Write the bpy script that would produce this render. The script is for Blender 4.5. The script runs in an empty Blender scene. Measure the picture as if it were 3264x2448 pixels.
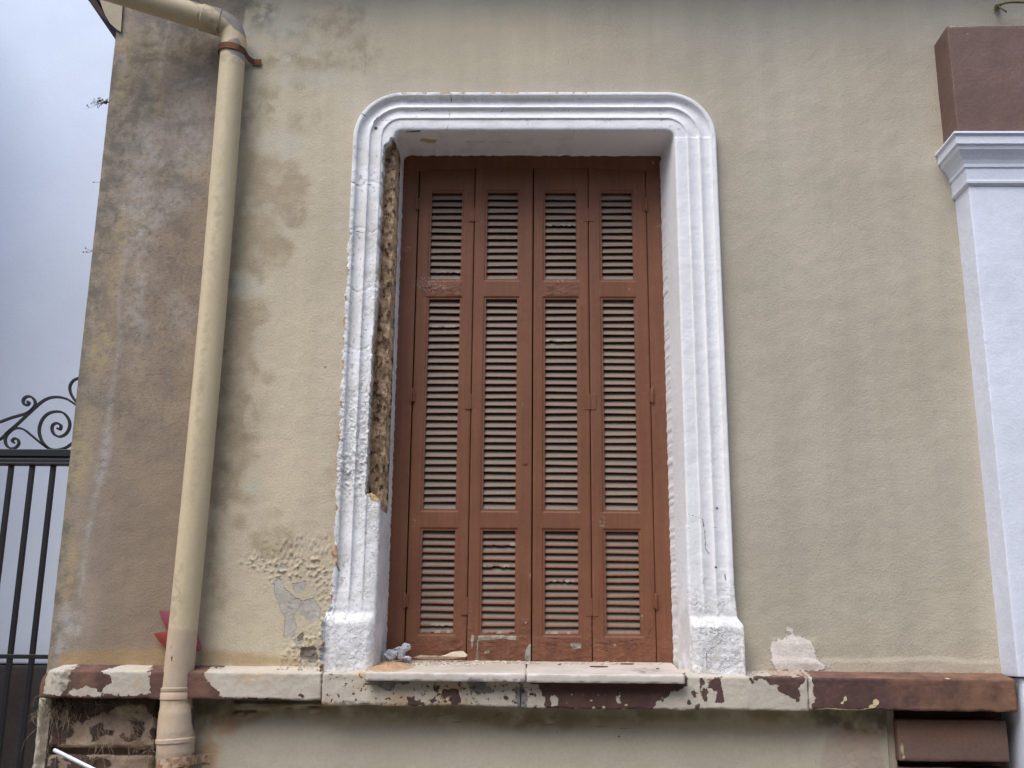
import bpy, math, random
import numpy as np
from mathutils import Vector, Matrix

random.seed(7)
rng = np.random.RandomState(11)
SC = bpy.context.scene
COL = SC.collection

# ------------------------------------------------------------------ camera
FPX, CXP, CYP = 3394.0, 1632.0, 1224.0
CAM = np.array([0.0, -4.5, 1.6])
PITCH, YAW, ROLL = math.radians(13.8), math.radians(1.1), math.radians(0.5)
_f = np.array([-math.sin(YAW)*math.cos(PITCH), math.cos(YAW)*math.cos(PITCH), math.sin(PITCH)])
_r0 = np.array([math.cos(YAW), math.sin(YAW), 0.0])
_u0 = np.cross(_r0, _f)
_r = _r0*math.cos(ROLL) + _u0*math.sin(ROLL)
_u = _u0*math.cos(ROLL) - _r0*math.sin(ROLL)
cd = bpy.data.cameras.new('camera')
cam = bpy.data.objects.new('camera', cd)
COL.objects.link(cam)
cam.matrix_world = Matrix(((_r[0], _u[0], -_f[0], CAM[0]), (_r[1], _u[1], -_f[1], CAM[1]),
                           (_r[2], _u[2], -_f[2], CAM[2]), (0, 0, 0, 1)))
cd.sensor_width = 36.0
cd.lens = 36.0*FPX/3264.0
cd.clip_start = 0.05
cd.clip_end = 500
SC.camera = cam

# ------------------------------------------------------------------ light
SUN_AZ, SUN_EL = math.radians(212), math.radians(56)      # azimuth from +Y, clockwise: front left of the facade
w = bpy.data.worlds.new('World')
SC.world = w
w.use_nodes = True
nt = w.node_tree
sky = nt.nodes.new('ShaderNodeTexSky')
sky.sky_type = 'NISHITA'
sky.sun_disc = False
sky.sun_elevation = SUN_EL
sky.sun_rotation = SUN_AZ
sky.air_density = 1.0
sky.dust_density = 2.0
bg = nt.nodes['Background']
nt.links.new(sky.outputs[0], bg.inputs['Color'])
bg.inputs['Strength'].default_value = 0.15
ld = bpy.data.lights.new('sun', 'SUN')
ld.energy = 1.5
ld.angle = math.radians(38)
ld.color = (0.97, 0.985, 1.0)
sun = bpy.data.objects.new('sun', ld)
COL.objects.link(sun)
sd = Vector((math.sin(SUN_AZ)*math.cos(SUN_EL), math.cos(SUN_AZ)*math.cos(SUN_EL), math.sin(SUN_EL)))
sun.rotation_euler = sd.to_track_quat('Z', 'Y').to_euler()
SC.view_settings.view_transform = 'Standard'
SC.view_settings.look = 'None'
SC.view_settings.gamma = 1.0
SC.view_settings.exposure = 0.72

# ------------------------------------------------------------------ helpers
def at(px, py, Y=0.0):
    """world (x, z) of the point seen at photo pixel (px,py) on the plane y=Y"""
    d = _f + _r*((px-CXP)/FPX) + _u*((CYP-py)/FPX)
    t = (Y-CAM[1])/d[1]
    p = CAM + d*t
    return p[0], p[2]

def at3(px, py, Y=0.0):
    x, z = at(px, py, Y)
    return Vector((x, Y, z))

_perm = rng.permutation(256)
_perm = np.concatenate([_perm, _perm, _perm])
_grad = rng.normal(size=(256, 3))
_grad /= np.linalg.norm(_grad, axis=1)[:, None]
def perlin(x, y, z):
    x, y, z = np.broadcast_arrays(x, y, z)
    xi, yi, zi = np.floor(x).astype(int), np.floor(y).astype(int), np.floor(z).astype(int)
    xf, yf, zf = x-xi, y-yi, z-zi
    u, v, ww = [t*t*t*(t*(t*6-15)+10) for t in (xf, yf, zf)]
    xi, yi, zi = xi & 255, yi & 255, zi & 255
    def g(i, j, k):
        h = _perm[_perm[_perm[(xi+i) & 255]+((yi+j) & 255)]+((zi+k) & 255)]
        G = _grad[h]
        return G[..., 0]*(xf-i)+G[..., 1]*(yf-j)+G[..., 2]*(zf-k)
    def L(a, b, t): return a+(b-a)*t
    return L(L(L(g(0,0,0), g(1,0,0), u), L(g(0,1,0), g(1,1,0), u), v),
             L(L(g(0,0,1), g(1,0,1), u), L(g(0,1,1), g(1,1,1), u), v), ww)*1.5
def fbm(x, y, z, s, o=4, r=0.5):
    a, t = 1.0, 0
    for i in range(o):
        t = t + a*perlin(x*s+17.3*i, y*s+5.1*i, z*s+9.7*i)
        a *= r; s *= 2.03
    return t
def sstep(a, b, x):
    t = np.clip((x-a)/(b-a), 0, 1)
    return t*t*(3-2*t)

def sdf(X, Z, poly):
    """signed distance, positive inside"""
    P = np.array(poly)
    d = np.full(X.shape, 1e9)
    ins = np.zeros(X.shape, bool)
    n = len(P)
    for i in range(n):
        a, b = P[i], P[(i+1) % n]
        ex, ez = b-a
        wx, wz = X-a[0], Z-a[1]
        t = np.clip((wx*ex+wz*ez)/(ex*ex+ez*ez+1e-12), 0, 1)
        d = np.minimum(d, (wx-t*ex)**2+(wz-t*ez)**2)
        c = (a[1] > Z) != (b[1] > Z)
        with np.errstate(divide='ignore', invalid='ignore'):
            xi = (b[0]-a[0])*(Z-a[1])/(b[1]-a[1]+1e-12)+a[0]
        ins ^= c & (X < xi)
    return np.where(ins, 1, -1)*np.sqrt(d)
def seg(X, Z, pts, r):
    """distance to a polyline of half width r, positive inside"""
    P = np.array(pts); d = np.full(X.shape, 1e9)
    for a, b in zip(P[:-1], P[1:]):
        ex, ez = b-a
        t = np.clip(((X-a[0])*ex+(Z-a[1])*ez)/(ex*ex+ez*ez+1e-12), 0, 1)
        d = np.minimum(d, (X-a[0]-t*ex)**2+(Z-a[1]-t*ez)**2)
    return r-np.sqrt(d)
def PP(pts, Y=0.0):
    return [at(x, y, Y) for x, y in pts]
def polys(X, Z, plist, Y=0.0):
    m = np.full(X.shape, -1.0)
    for p in plist:
        if p[0] == 'e':
            _, cx, cy, rx, ry = p
            c = at(cx, cy, Y); ex = abs(at(cx+rx, cy, Y)[0]-c[0]); ez = abs(at(cx, cy+ry, Y)[1]-c[1])
            k = np.sqrt(((X-c[0])/ex)**2+((Z-c[1])/ez)**2)
            m = np.maximum(m, (1-k)*min(ex, ez))
        elif p[0] == 'l':
            m = np.maximum(m, seg(X, Z, PP(p[2], Y), p[1]))
        elif p[0] == '-':
            m = np.minimum(m, -sdf(X, Z, PP(p[1], Y)))
        else:
            m = np.maximum(m, sdf(X, Z, PP(p, Y)))
    return m

def link(name, me, mat=None, parent=None, smooth=True):
    o = bpy.data.objects.new(name, me)
    COL.objects.link(o)
    if mat is not None:
        me.materials.append(mat)
    if parent is not None:
        o.parent = parent
    if smooth and len(me.polygons):
        me.polygons.foreach_set('use_smooth', np.ones(len(me.polygons), bool))
    return o
def npmesh(name, V, F, attrs=None, mat=None, parent=None, smooth=True):
    """V (n,3), F (m,4) int; attrs dict name->(n,)"""
    me = bpy.data.meshes.new(name)
    V = np.asarray(V, np.float32); F = np.asarray(F, np.int32)
    n, m, k = len(V), len(F), F.shape[1]
    me.vertices.add(n); me.vertices.foreach_set('co', V.ravel())
    me.loops.add(m*k); me.loops.foreach_set('vertex_index', F.ravel())
    me.polygons.add(m)
    me.polygons.foreach_set('loop_start', np.arange(0, m*k, k, dtype=np.int32))
    me.polygons.foreach_set('loop_total', np.full(m, k, np.int32))
    me.update(calc_edges=True)
    me.validate()
    for a, v in (attrs or {}).items():
        at_ = me.attributes.new(a, 'FLOAT', 'POINT')
        at_.data.foreach_set('value', np.asarray(v, np.float32))
    return link(name, me, mat, parent, smooth)

def tag(o, label=None, cat=None, group=None, kind=None):
    if label: o['label'] = label
    if cat: o['category'] = cat
    if group: o['group'] = group
    if kind: o['kind'] = kind
    return o
def empty(name, loc, label=None, cat=None, group=None):
    o = bpy.data.objects.new(name, None)
    o.empty_display_size = 0.1
    COL.objects.link(o)
    o.location = loc
    bpy.context.view_layer.update()
    return tag(o, label, cat, group)
def adopt(parent, *objs):
    for o in objs:
        o.parent = parent
        o.matrix_parent_inverse = Matrix.Translation(-Vector(parent.location))

def breaks(bs, step):
    out = []
    for a, b in zip(bs[:-1], bs[1:]):
        s = step if not isinstance(step, (list, tuple)) else step[len(out)]
        n = max(1, int(round((b-a)/s)))
        out.append(np.linspace(a, b, n+1)[:-1])
    return np.concatenate(out+[[bs[-1]]])
def field(name, xs, zs, yfun, yback, mat, parent, keep=None, attrs=None, warp=None, smooth=True):
    """a front surface y=yfun(X,Z) over a grid; open borders are skirted back to yback"""
    X, Z = np.meshgrid(xs, zs)
    nx, nz = len(xs), len(zs)
    idx = np.arange(nx*nz).reshape(nz, nx)
    F = np.stack([idx[:-1, :-1], idx[:-1, 1:], idx[1:, 1:], idx[1:, :-1]], -1)
    xc = (X[:-1, :-1]+X[1:, 1:])/2; zc = (Z[:-1, :-1]+Z[1:, 1:])/2
    if keep is not None:
        F = F[keep(xc, zc)]
    F = F.reshape(-1, 4)
    if warp: X, Z = warp(X, Z)
    Xf, Zf = X.ravel(), Z.ravel()
    Yf = yfun(Xf, Zf)
    V = np.stack([Xf, Yf, Zf], 1)
    E = np.concatenate([F[:, [0, 1]], F[:, [1, 2]], F[:, [2, 3]], F[:, [3, 0]]])
    key = np.minimum(E[:, 0], E[:, 1]).astype(np.int64)*(nx*nz)+np.maximum(E[:, 0], E[:, 1])
    u, inv, cnt = np.unique(key, return_inverse=True, return_counts=True)
    B = E[cnt[inv.ravel()] == 1]
    n0 = len(V)
    bv = np.unique(B)
    mp = -np.ones(n0, int)
    front = n0+np.arange(len(bv))
    mp[bv] = np.arange(len(bv))
    # duplicated rim so that edges stay crisp
    rim = V[bv].copy(); back = V[bv].copy(); back[:, 1] = yback
    V = np.concatenate([V, rim, back])
    nb = len(bv)
    S = np.stack([n0+mp[B[:, 1]], n0+mp[B[:, 0]], n0+nb+mp[B[:, 0]], n0+nb+mp[B[:, 1]]], 1)
    F = np.concatenate([F, S])
    A = {}
    if attrs:
        for k, v in attrs(Xf, Zf).items():
            A[k] = np.concatenate([v, v[bv], v[bv]])
    used = np.zeros(len(V), bool); used[F.ravel()] = True
    re = np.cumsum(used)-1
    return npmesh(name, V[used], re[F], {k: v[used] for k, v in A.items()}, mat, parent, smooth)

def rbox(name, x0, x1, y0, y1, z0, z1, step, bev, amp, mat, parent, attrs=None, ns=12, slope=0.0, edge_amp=0.0, deform=None):
    """box with rounded edges, subdivided and roughened; slope lowers the front (y0) of the top face"""
    def ax(a, b):
        n = max(2, int(round((b-a-2*bev)/step)))
        mid = np.linspace(a+bev, b-bev, n+1)
        return np.concatenate([[a, a+bev*0.35], mid, [b-bev*0.35, b]])
    AX = [ax(x0, x1), ax(y0, y1), ax(z0, z1)]
    Vs, Fs, off = [], [], 0
    for a, b, c, val, flip in ((0, 2, 1, y0, 0), (0, 2, 1, y1, 1), (0, 1, 2, z1, 0), (0, 1, 2, z0, 1), (1, 2, 0, x1, 0), (1, 2, 0, x0, 1)):
        A, B = np.meshgrid(AX[a], AX[b])
        P = np.zeros(A.shape+(3,)); P[..., a] = A; P[..., b] = B; P[..., c] = val
        n0, n1 = A.shape
        idx = np.arange(n0*n1).reshape(n0, n1)+off
        f = np.stack([idx[:-1, :-1], idx[:-1, 1:], idx[1:, 1:], idx[1:, :-1]], -1).reshape(-1, 4)
        if flip: f = f[:, ::-1]
        Vs.append(P.reshape(-1, 3)); Fs.append(f); off += n0*n1
    V = np.concatenate(Vs); F = np.concatenate(Fs)
    lo = np.array([x0, y0, z0])+bev; hi = np.array([x1, y1, z1])-bev
    core = np.clip(V, lo, hi)
    d = V-core
    L = np.linalg.norm(d, axis=1)[:, None]
    nrm = np.where(L > 1e-9, d/np.maximum(L, 1e-9), 0)
    V = core+nrm*bev
    # merge coincident vertices
    q = np.round(V/1e-5).astype(np.int64)
    _, fi, inv = np.unique(q, axis=0, return_index=True, return_inverse=True)
    inv = inv.ravel()
    V = V[fi]; nrm = nrm[fi]; F = inv[F]
    bad = np.array([len(set(f)) < 4 for f in F.tolist()])
    F = F[~bad] if bad.any() else F
    n = fbm(V[:, 0], V[:, 1], V[:, 2], ns, 5, 0.55)
    V = V+nrm*(n*amp)[:, None]
    if edge_amp:
        ed = (np.abs(nrm) > 0.3).sum(1) > 1
        V[ed] -= nrm[ed]*(edge_amp*np.abs(fbm(V[ed, 0], V[ed, 1], V[ed, 2], 22, 3)))[:, None]
    if slope:
        t = (V[:, 2]-z0)/(z1-z0)
        V[:, 2] -= t*slope*(y1-V[:, 1])/(y1-y0)
    if deform is not None: V = deform(V)
    A = attrs(V[:, 0], V[:, 2]) if attrs else None
    return npmesh(name, V, F, A, mat, parent)

class MB:
    def __init__(s): s.v, s.f = [], []
    def add(s, V, F):
        o = len(s.v); s.v += [tuple(v) for v in V]; s.f += [tuple(i+o for i in f) for f in F]
    def box(s, x0, x1, y0, y1, z0, z1):
        V = [(x, y, z) for x in (x0, x1) for y in (y0, y1) for z in (z0, z1)]
        s.add(V, [(0, 1, 3, 2), (4, 6, 7, 5), (0, 4, 5, 1), (2, 3, 7, 6), (0, 2, 6, 4), (1, 5, 7, 3)])
    def tube(s, P, R, n=12, cap=True, flat=None):
        """flat=(a,b): rectangular section, a in the picture plane, b along y"""
        P = [Vector(p) for p in P]
        if not hasattr(R, '__len__'): R = [R]*len(P)
        rings = []
        T0 = None
        for i, p in enumerate(P):
            t = (P[min(i+1, len(P)-1)]-P[max(i-1, 0)]).normalized()
            if flat:
                b = Vector((0, 1, 0)); a = t.cross(b).normalized()
                q = [p+a*(sa*flat[0]/2*R[i])+b*(sb*flat[1]/2) for sa, sb in ((-1, -1), (1, -1), (1, 1), (-1, 1))]
            else:
                if T0 is None:
                    a = t.orthogonal().normalized()
                else:
                    a = (T0-t*T0.dot(t)).normalized()
                T0 = a; b = t.cross(a)
                q = [p+(a*math.cos(2*math.pi*k/n)+b*math.sin(2*math.pi*k/n))*R[i] for k in range(n)]
            rings.append(q)
        m = len(rings[0]); V = [v for q in rings for v in q]; F = []
        for i in range(len(rings)-1):
            for k in range(m):
                F.append((i*m+k, i*m+(k+1) % m, (i+1)*m+(k+1) % m, (i+1)*m+k))
        if cap:
            F.append(tuple(range(m-1, -1, -1))); F.append(tuple((len(rings)-1)*m+k for k in range(m)))
        s.add(V, F)
    def build(s, name, mat, parent=None, smooth=False, bevel=0):
        me = bpy.data.meshes.new(name)
        me.from_pydata(s.v, [], s.f); me.update()
        o = link(name, me, mat, parent, smooth)
        if bevel:
            b = o.modifiers.new('bevel', 'BEVEL'); b.width = bevel; b.segments = 2; b.limit_method = 'ANGLE'
        if smooth: 
            try: me.set_sharp_from_angle(angle=math.radians(40))
            except Exception: pass
        return o
def lerp(a, b, t): return a+(b-a)*t
def spline(pts, n=8):
    P = [np.array(p, float) for p in pts]
    P = [2*P[0]-P[1]]+P+[2*P[-1]-P[-2]]
    out = []
    for i in range(1, len(P)-2):
        for k in range(n):
            t = k/n
            out.append(0.5*((2*P[i])+(-P[i-1]+P[i+1])*t+(2*P[i-1]-5*P[i]+4*P[i+1]-P[i+2])*t*t+(-P[i-1]+3*P[i]-3*P[i+1]+P[i+2])*t**3))
    out.append(P[-2])
    return out

# ------------------------------------------------------------------ materials
def lin(c):
    return tuple(((v/255)/12.92 if v/255 <= 0.04045 else ((v/255+0.055)/1.055)**2.4) for v in c)+(1,)
def mat(name, base, rough=0.85, var=0.12, vscale=2.5, fine=0.06, fscale=60, layers=(), bump=0.3, bscale=120, bdist=0.002,
        streak=None, spec=0.3, cracks=None, hue=None, coat=0, coarse=1.6):
    """procedural surface: base colour with broad and fine variation, then layers bounded by mesh attributes
       plus noise. layer = (attr, colour, amp, noise scale, width, opacity, height, [inner-noise])"""
    m = bpy.data.materials.new(name)
    m.use_nodes = True
    t = m.node_tree; N = t.nodes; K = t.links.new
    bs = N['Principled BSDF']
    tc = N.new('ShaderNodeTexCoord'); co = tc.outputs['Object']
    def noise(scale, detail=4, rough_=0.55, vec=None, dist=0):
        n = N.new('ShaderNodeTexNoise'); n.inputs['Scale'].default_value = scale
        n.inputs['Detail'].default_value = detail; n.inputs['Roughness'].default_value = rough_
        n.inputs['Distortion'].default_value = dist
        K(vec or co, n.inputs['Vector']); return n.outputs['Fac']
    def math_(op, a, b=None, c=None):
        n = N.new('ShaderNodeMath'); n.operation = op
        for i, v in enumerate((a, b, c)):
            if v is None: continue
            if isinstance(v, (int, float)): n.inputs[i].default_value = v
            else: K(v, n.inputs[i])
        return n.outputs[0]
    def ss(v, a, b, lo=0.0, hi=1.0):
        n = N.new('ShaderNodeMapRange'); n.interpolation_type = 'SMOOTHSTEP'
        n.inputs['From Min'].default_value = a; n.inputs['From Max'].default_value = b
        n.inputs['To Min'].default_value = lo; n.inputs['To Max'].default_value = hi
        K(v, n.inputs['Value']); return n.outputs[0]
    def mix(a, b, f):
        n = N.new('ShaderNodeMix'); n.data_type = 'RGBA'
        if isinstance(f, (int, float)): n.inputs[0].default_value = f
        else: K(f, n.inputs[0])
        for i, v in ((6, a), (7, b)):
            if isinstance(v, tuple): n.inputs[i].default_value = v
            else: K(v, n.inputs[i])
        return n.outputs[2]
    def mapping(sx, sy, sz):
        n = N.new('ShaderNodeMapping'); n.inputs['Scale'].default_value = (sx, sy, sz); K(co, n.inputs[0]); return n.outputs[0]
    c = lin(base)
    col = c
    if hue is not None:
        col = mix(col, lin(hue), ss(noise(vscale*0.7, 3), 0.35, 0.65))
    height = None
    for L in layers:
        attr, lc, amp, nsc, wd, op, ht = L[:7]
        a = N.new('ShaderNodeAttribute'); a.attribute_name = attr
        nz = math_('MULTIPLY', math_('SUBTRACT', noise(nsc, 6, 0.62), 0.5), 2*amp)
        f0 = ss(math_('ADD', a.outputs['Fac'], nz), -wd, wd)
        f = math_('MULTIPLY', f0, op)
        if len(L) > 7 and L[7]:
            s_, lo_, hi_ = L[7]
            f = math_('MULTIPLY', f, ss(noise(s_, 5, 0.6), lo_, hi_))
        if lc is not None:
            if len(L) > 8 and L[8]:
                lcol = mix(lin(lc), lin(L[8]), ss(noise(nsc*0.6+3, 4), 0.4, 0.62))
            else: lcol = lin(lc)
            col = mix(col, lcol, f)
        if ht:
            h = math_('MULTIPLY', f, ht)
            height = h if height is None else math_('ADD', height, h)
    # tonal variation
    v1 = ss(noise(vscale, 5, 0.6), 0.3, 0.7, 1-var, 1+var)
    v2 = ss(noise(fscale, 4, 0.7), 0.3, 0.7, 1-fine, 1+fine)
    v = math_('MULTIPLY', v1, v2)
    if streak:
        sa, sx, sz = streak
        v = math_('MULTIPLY', v, ss(noise(1.0, 5, 0.6, mapping(sx, sx, sz)), 0.3, 0.7, 1-sa, 1+sa))
    if cracks:
        csc, cw, cdark, cpres = cracks
        vo = N.new('ShaderNodeTexVoronoi'); vo.feature = 'DISTANCE_TO_EDGE'; vo.inputs['Scale'].default_value = csc
        nn = N.new('ShaderNodeTexNoise'); nn.inputs['Scale'].default_value = csc*2.2; nn.inputs['Detail'].default_value = 5
        K(co, nn.inputs['Vector'])
        ad = N.new('ShaderNodeMix'); ad.data_type = 'VECTOR'; ad.inputs[0].default_value = 0.22
        K(co, ad.inputs[4]); K(nn.outputs['Color'], ad.inputs[5]); K(ad.outputs[1], vo.inputs['Vector'])
        cr = ss(vo.outputs['Distance'], 0.0, cw, 1.0, 0.0)
        cr = math_('MULTIPLY', cr, ss(noise(csc*0.5, 2), 1-cpres, 1-cpres+0.08))
        v = math_('MULTIPLY', v, math_('SUBTRACT', 1.0, math_('MULTIPLY', cr, cdark)))
        hc = math_('MULTIPLY', cr, -0.6)
        height = hc if height is None else math_('ADD', height, hc)
    mu = N.new('ShaderNodeVectorMath'); mu.operation = 'SCALE'
    if isinstance(col, tuple):
        mu.inputs[0].default_value = col[:3]
    else: K(col, mu.inputs[0])
    K(v, mu.inputs['Scale'])
    K(mu.outputs[0], bs.inputs['Base Color'])
    bs.inputs['Roughness'].default_value = rough
    bs.inputs['Specular IOR Level'].default_value = spec
    if coat: bs.inputs['Coat Weight'].default_value = coat; bs.inputs['Coat Roughness'].default_value = 0.25
    hb = math_('MULTIPLY', noise(bscale, 5, 0.65), 1.0)
    hb = math_('ADD', hb, math_('MULTIPLY', noise(bscale*0.18, 4, 0.6), coarse))
    hb = math_('MULTIPLY', hb, bump)
    if height is not None: hb = math_('ADD', hb, height)
    bp = N.new('ShaderNodeBump'); bp.inputs['Distance'].default_value = bdist; bp.inputs['Strength'].default_value = 1.0
    K(hb, bp.inputs['Height']); K(bp.outputs[0], bs.inputs['Normal'])
    return m

M = {}
M['wall'] = mat('olive_stucco', (185, 174, 154), 0.9, 0.04, 1.6, 0.085, 150, coarse=0.7, hue=(189, 179, 161), streak=(0.05, 7.0, 0.5), bump=0.8, bscale=105, bdist=0.0033,
    layers=[('pale', (202, 188, 160), 0.12, 2.2, 0.10, 0.8, 0),
            ('patchw', (176, 167, 146), 0.03, 14, 0.03, 0.4, 0.15),
            ('white', (196, 188, 170), 0.035, 7, 0.035, 0.9, 0, (12, 0.28, 0.55)),
            ('stain', (158, 141, 114), 0.045, 14, 0.022, 0.7, 0, (9, 0.22, 0.56), (168, 152, 124)),
            ('softst', (150, 134, 108), 0.05, 9, 0.045, 0.55, 0, (14, 0.36, 0.62)),
            ('strip', (154, 139, 122), 0.012, 10, 0.010, 0.95, 0, None, (144, 131, 117)), ('lowbr', (140, 120, 100), 0.1, 4, 0.1, 0.6, 0),
            ('mottle', (170, 152, 126), 0.06, 6, 0.10, 0.5, 0, (5.5, 0.46, 0.66)),
            ('mottle', (116, 110, 100), 0.06, 6, 0.10, 0.5, 0, (9, 0.46, 0.68)),
            ('mottle', (92, 84, 74), 0.06, 6, 0.10, 0.35, 0, (55, 0.5, 0.66)),
            ('mottle', (168, 158, 146), 0.06, 6, 0.10, 0.35, 0, (38, 0.56, 0.7)),
            ('grime', (104, 99, 86), 0.09, 7, 0.05, 0.7, 0, (16, 0.36, 0.62)),
            ('ochre', (172, 154, 118), 0.05, 9, 0.02, 0.7, 0.2, (22, 0.34, 0.6)),
            ('efflo', (178, 172, 165), 0.02, 18, 0.02, 0.7, 0.1, (30, 0.30, 0.62)), ('cloud', (176, 170, 163), 0.10, 7, 0.06, 0.6, 0.0, (26, 0.34, 0.66)),
            ('rustw', (164, 136, 96), 0.03, 12, 0.02, 0.7, 0),
            ('plaster', (186, 180, 170), 0.015, 50, 0.0015, 1.0, -0.9, None, (176, 168, 156)),
            ('mortar', (128, 120, 108), 0.015, 50, 0.0015, 1.0, -1.2),
            ('fill', (226, 218, 208), 0.024, 50, 0.003, 1.0, 1.2, None, (220, 206, 194)),
            ('crack', (96, 88, 74), 0.0022, 60, 0.0012, 0.75, -0.6)])
M['plinth'] = mat('grey_render', (188, 178, 158), 0.9, 0.05, 2.0, 0.05, 80, streak=(0.03, 4, 1), bump=0.55, bscale=110, bdist=0.003,
    layers=[('undershade', (120, 110, 76), 0.035, 10, 0.03, 0.75, 0, (9, 0.3, 0.55), (132, 112, 72)),
            ('rustw', (176, 136, 96), 0.03, 12, 0.03, 0.7, 0, (10, 0.3, 0.5)),
            ('grime', (96, 92, 80), 0.03, 14, 0.02, 0.7, 0, (20, 0.35, 0.6)),
            ('pinkp', (176, 158, 140), 0.02, 20, 0.01, 0.7, 0.4),
            ('brown', (92, 66, 58), 0.006, 40, 0.003, 1.0, 0.2),
            ('crack', (84, 78, 60), 0.002, 60, 0.0012, 0.8, -0.6)])
M['white'] = mat('white_limewash', (234, 232, 232), 0.75, 0.03, 3, 0.025, 70, bump=0.45, bscale=70, bdist=0.003,
    layers=[('old', (192, 187, 178), 0.03, 9, 0.03, 0.65, 0, (9, 0.38, 0.6)),
            ('dirt', (120, 112, 98), 0.010, 9, 0.003, 0.75, -0.1, (62, 0.63, 0.72)),
            ('dirt2', (158, 150, 138), 0.01, 9, 0.003, 0.6, -0.1, (48, 0.58, 0.66)),
            ('flaky', (224, 221, 215), 0.03, 30, 0.01, 0.6, 0.9, (42, 0.47, 0.51)), ('flaky', (206, 198, 184), 0.03, 30, 0.01, 0.6, -1.0, (75, 0.62, 0.66)),
            ('flaky', (234, 232, 230), 0.03, 30, 0.01, 0.9, 0.8, (26, 0.52, 0.55)),
            ('core', (188, 158, 126), 0.006, 50, 0.002, 1.0, 0, None, (164, 134, 106)), ('core', (78, 58, 42), 0.006, 50, 0.002, 0.9, -1.5, (34, 0.56, 0.62)), ('core', (184, 160, 132), 0.006, 50, 0.002, 0.8, 1.0, (80, 0.56, 0.64)),
            ('raw', (178, 138, 104), 0.005, 55, 0.0015, 1.0, -0.6, None, (206, 178, 146)),
            ('beigep', (196, 172, 128), 0.004, 50, 0.0015, 1.0, -0.6),
            ('ridge', (212, 200, 182), 0.002, 40, 0.002, 0.55, 0),
            ('crack', (70, 62, 56), 0.0025, 70, 0.0010, 0.9, -1.0)])
M['brown'] = mat('brown_shutter_paint', (119, 76, 53), 0.62, 0.08, 4, 0.06, 60, streak=(0.09, 70, 2), bump=0.18, bscale=120, bdist=0.0015, spec=0.35,
    layers=[('peel', (124, 80, 60), 0.01, 30, 0.006, 0.6, 0.8, (30, 0.42, 0.52), (98, 60, 46)),
            ('wood', (158, 150, 134), 0.006, 50, 0.0015, 1.0, -1.0, None, (126, 118, 104)),
            ('scuff', (164, 146, 132), 0.004, 80, 0.002, 0.55, 0.0, (90, 0.5, 0.62)),
            ('crack', (52, 30, 22), 0.0016, 90, 0.0008, 0.95, -1.0)])
M['slat'] = mat('faded_slat_paint', (118, 72, 52), 0.65, 0.05, 6, 0.06, 80, bump=0.2, bscale=140, bdist=0.0012, spec=0.3,
    layers=[('dust', (130, 117, 104), 0.0008, 60, 0.0016, 0.95, 0), ('wood', (150, 136, 118), 0.004, 60, 0.001, 0.85, -0.6)])
M['stone'] = mat('limestone_ledge', (192, 182, 166), 0.9, 0.08, 5, 0.06, 60, bump=0.6, bscale=60, bdist=0.003,
    layers=[('warm', (190, 150, 98), 0.03, 18, 0.025, 0.6, 0, (14, 0.35, 0.6)),
            ('cement', (136, 134, 128), 0.024, 50, 0.003, 0.95, 0.8, None, (112, 112, 108)),
            ('pit', (84, 62, 46), 0.0, 60, 0.001, 0.95, -1.4, (70, 0.615, 0.635)),
            ('brown', (94, 69, 62), 0.024, 48, 0.0012, 1.0, 0.9, None, (84, 64, 60)),
            ('orange', (152, 112, 86), 0.05, 9, 0.05, 0.6, 0, (7, 0.3, 0.65)),
            ('chip', (206, 188, 150), 0.003, 80, 0.001, 1.0, -0.5),
            ('grime', (90, 76, 62), 0.008, 30, 0.005, 0.7, 0, (40, 0.4, 0.6))])
M['stonedark'] = mat('weathered_quoin_stone', (150, 130, 112), 0.9, 0.14, 6, 0.14, 50, bump=0.9, bscale=50, bdist=0.006,
    layers=[('brown', (70, 58, 54), 0.045, 26, 0.004, 1.0, 0.8, None, (92, 70, 58)), ('pale', (188, 168, 138), 0.02, 20, 0.01, 0.8, 0)])
M['marble'] = mat('worn_marble', (208, 198, 188), 0.45, 0.08, 7, 0.05, 70, hue=(196, 184, 172), bump=0.12, bscale=90, bdist=0.002, spec=0.45, streak=(0.06, 3, 20),
    layers=[('grime', (120, 112, 112), 0.010, 40, 0.004, 0.75, 0, (35, 0.45, 0.58)), ('dust', (196, 178, 156), 0.03, 18, 0.03, 0.8, 0)])
M['brownblock'] = mat('brown_painted_render', (110, 86, 76), 0.6, 0.08, 4, 0.09, 80, hue=(118, 94, 84), bump=0.6, bscale=90, bdist=0.003,
    layers=[('chip', (190, 170, 136), 0.004, 60, 0.002, 0.9, -0.5), ('orange', (134, 92, 66), 0.04, 10, 0.04, 0.6, 0)])
M['bluewhite'] = mat('pilaster_bluish_white', (222, 225, 235), 0.8, 0.04, 3, 0.03, 80, streak=(0.025, 9, 1.0), bump=0.55, bscale=90, bdist=0.003)
M['neigh'] = mat('neighbour_bluish_wall', (214, 220, 232), 0.85, 0.035, 1.2, 0.02, 50, bump=0.3, bscale=50, bdist=0.003)
M['neighdark'] = mat('neighbour_dark_plinth', (66, 60, 58), 0.9, 0.15, 3, 0.1, 40, bump=0.4)
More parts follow.
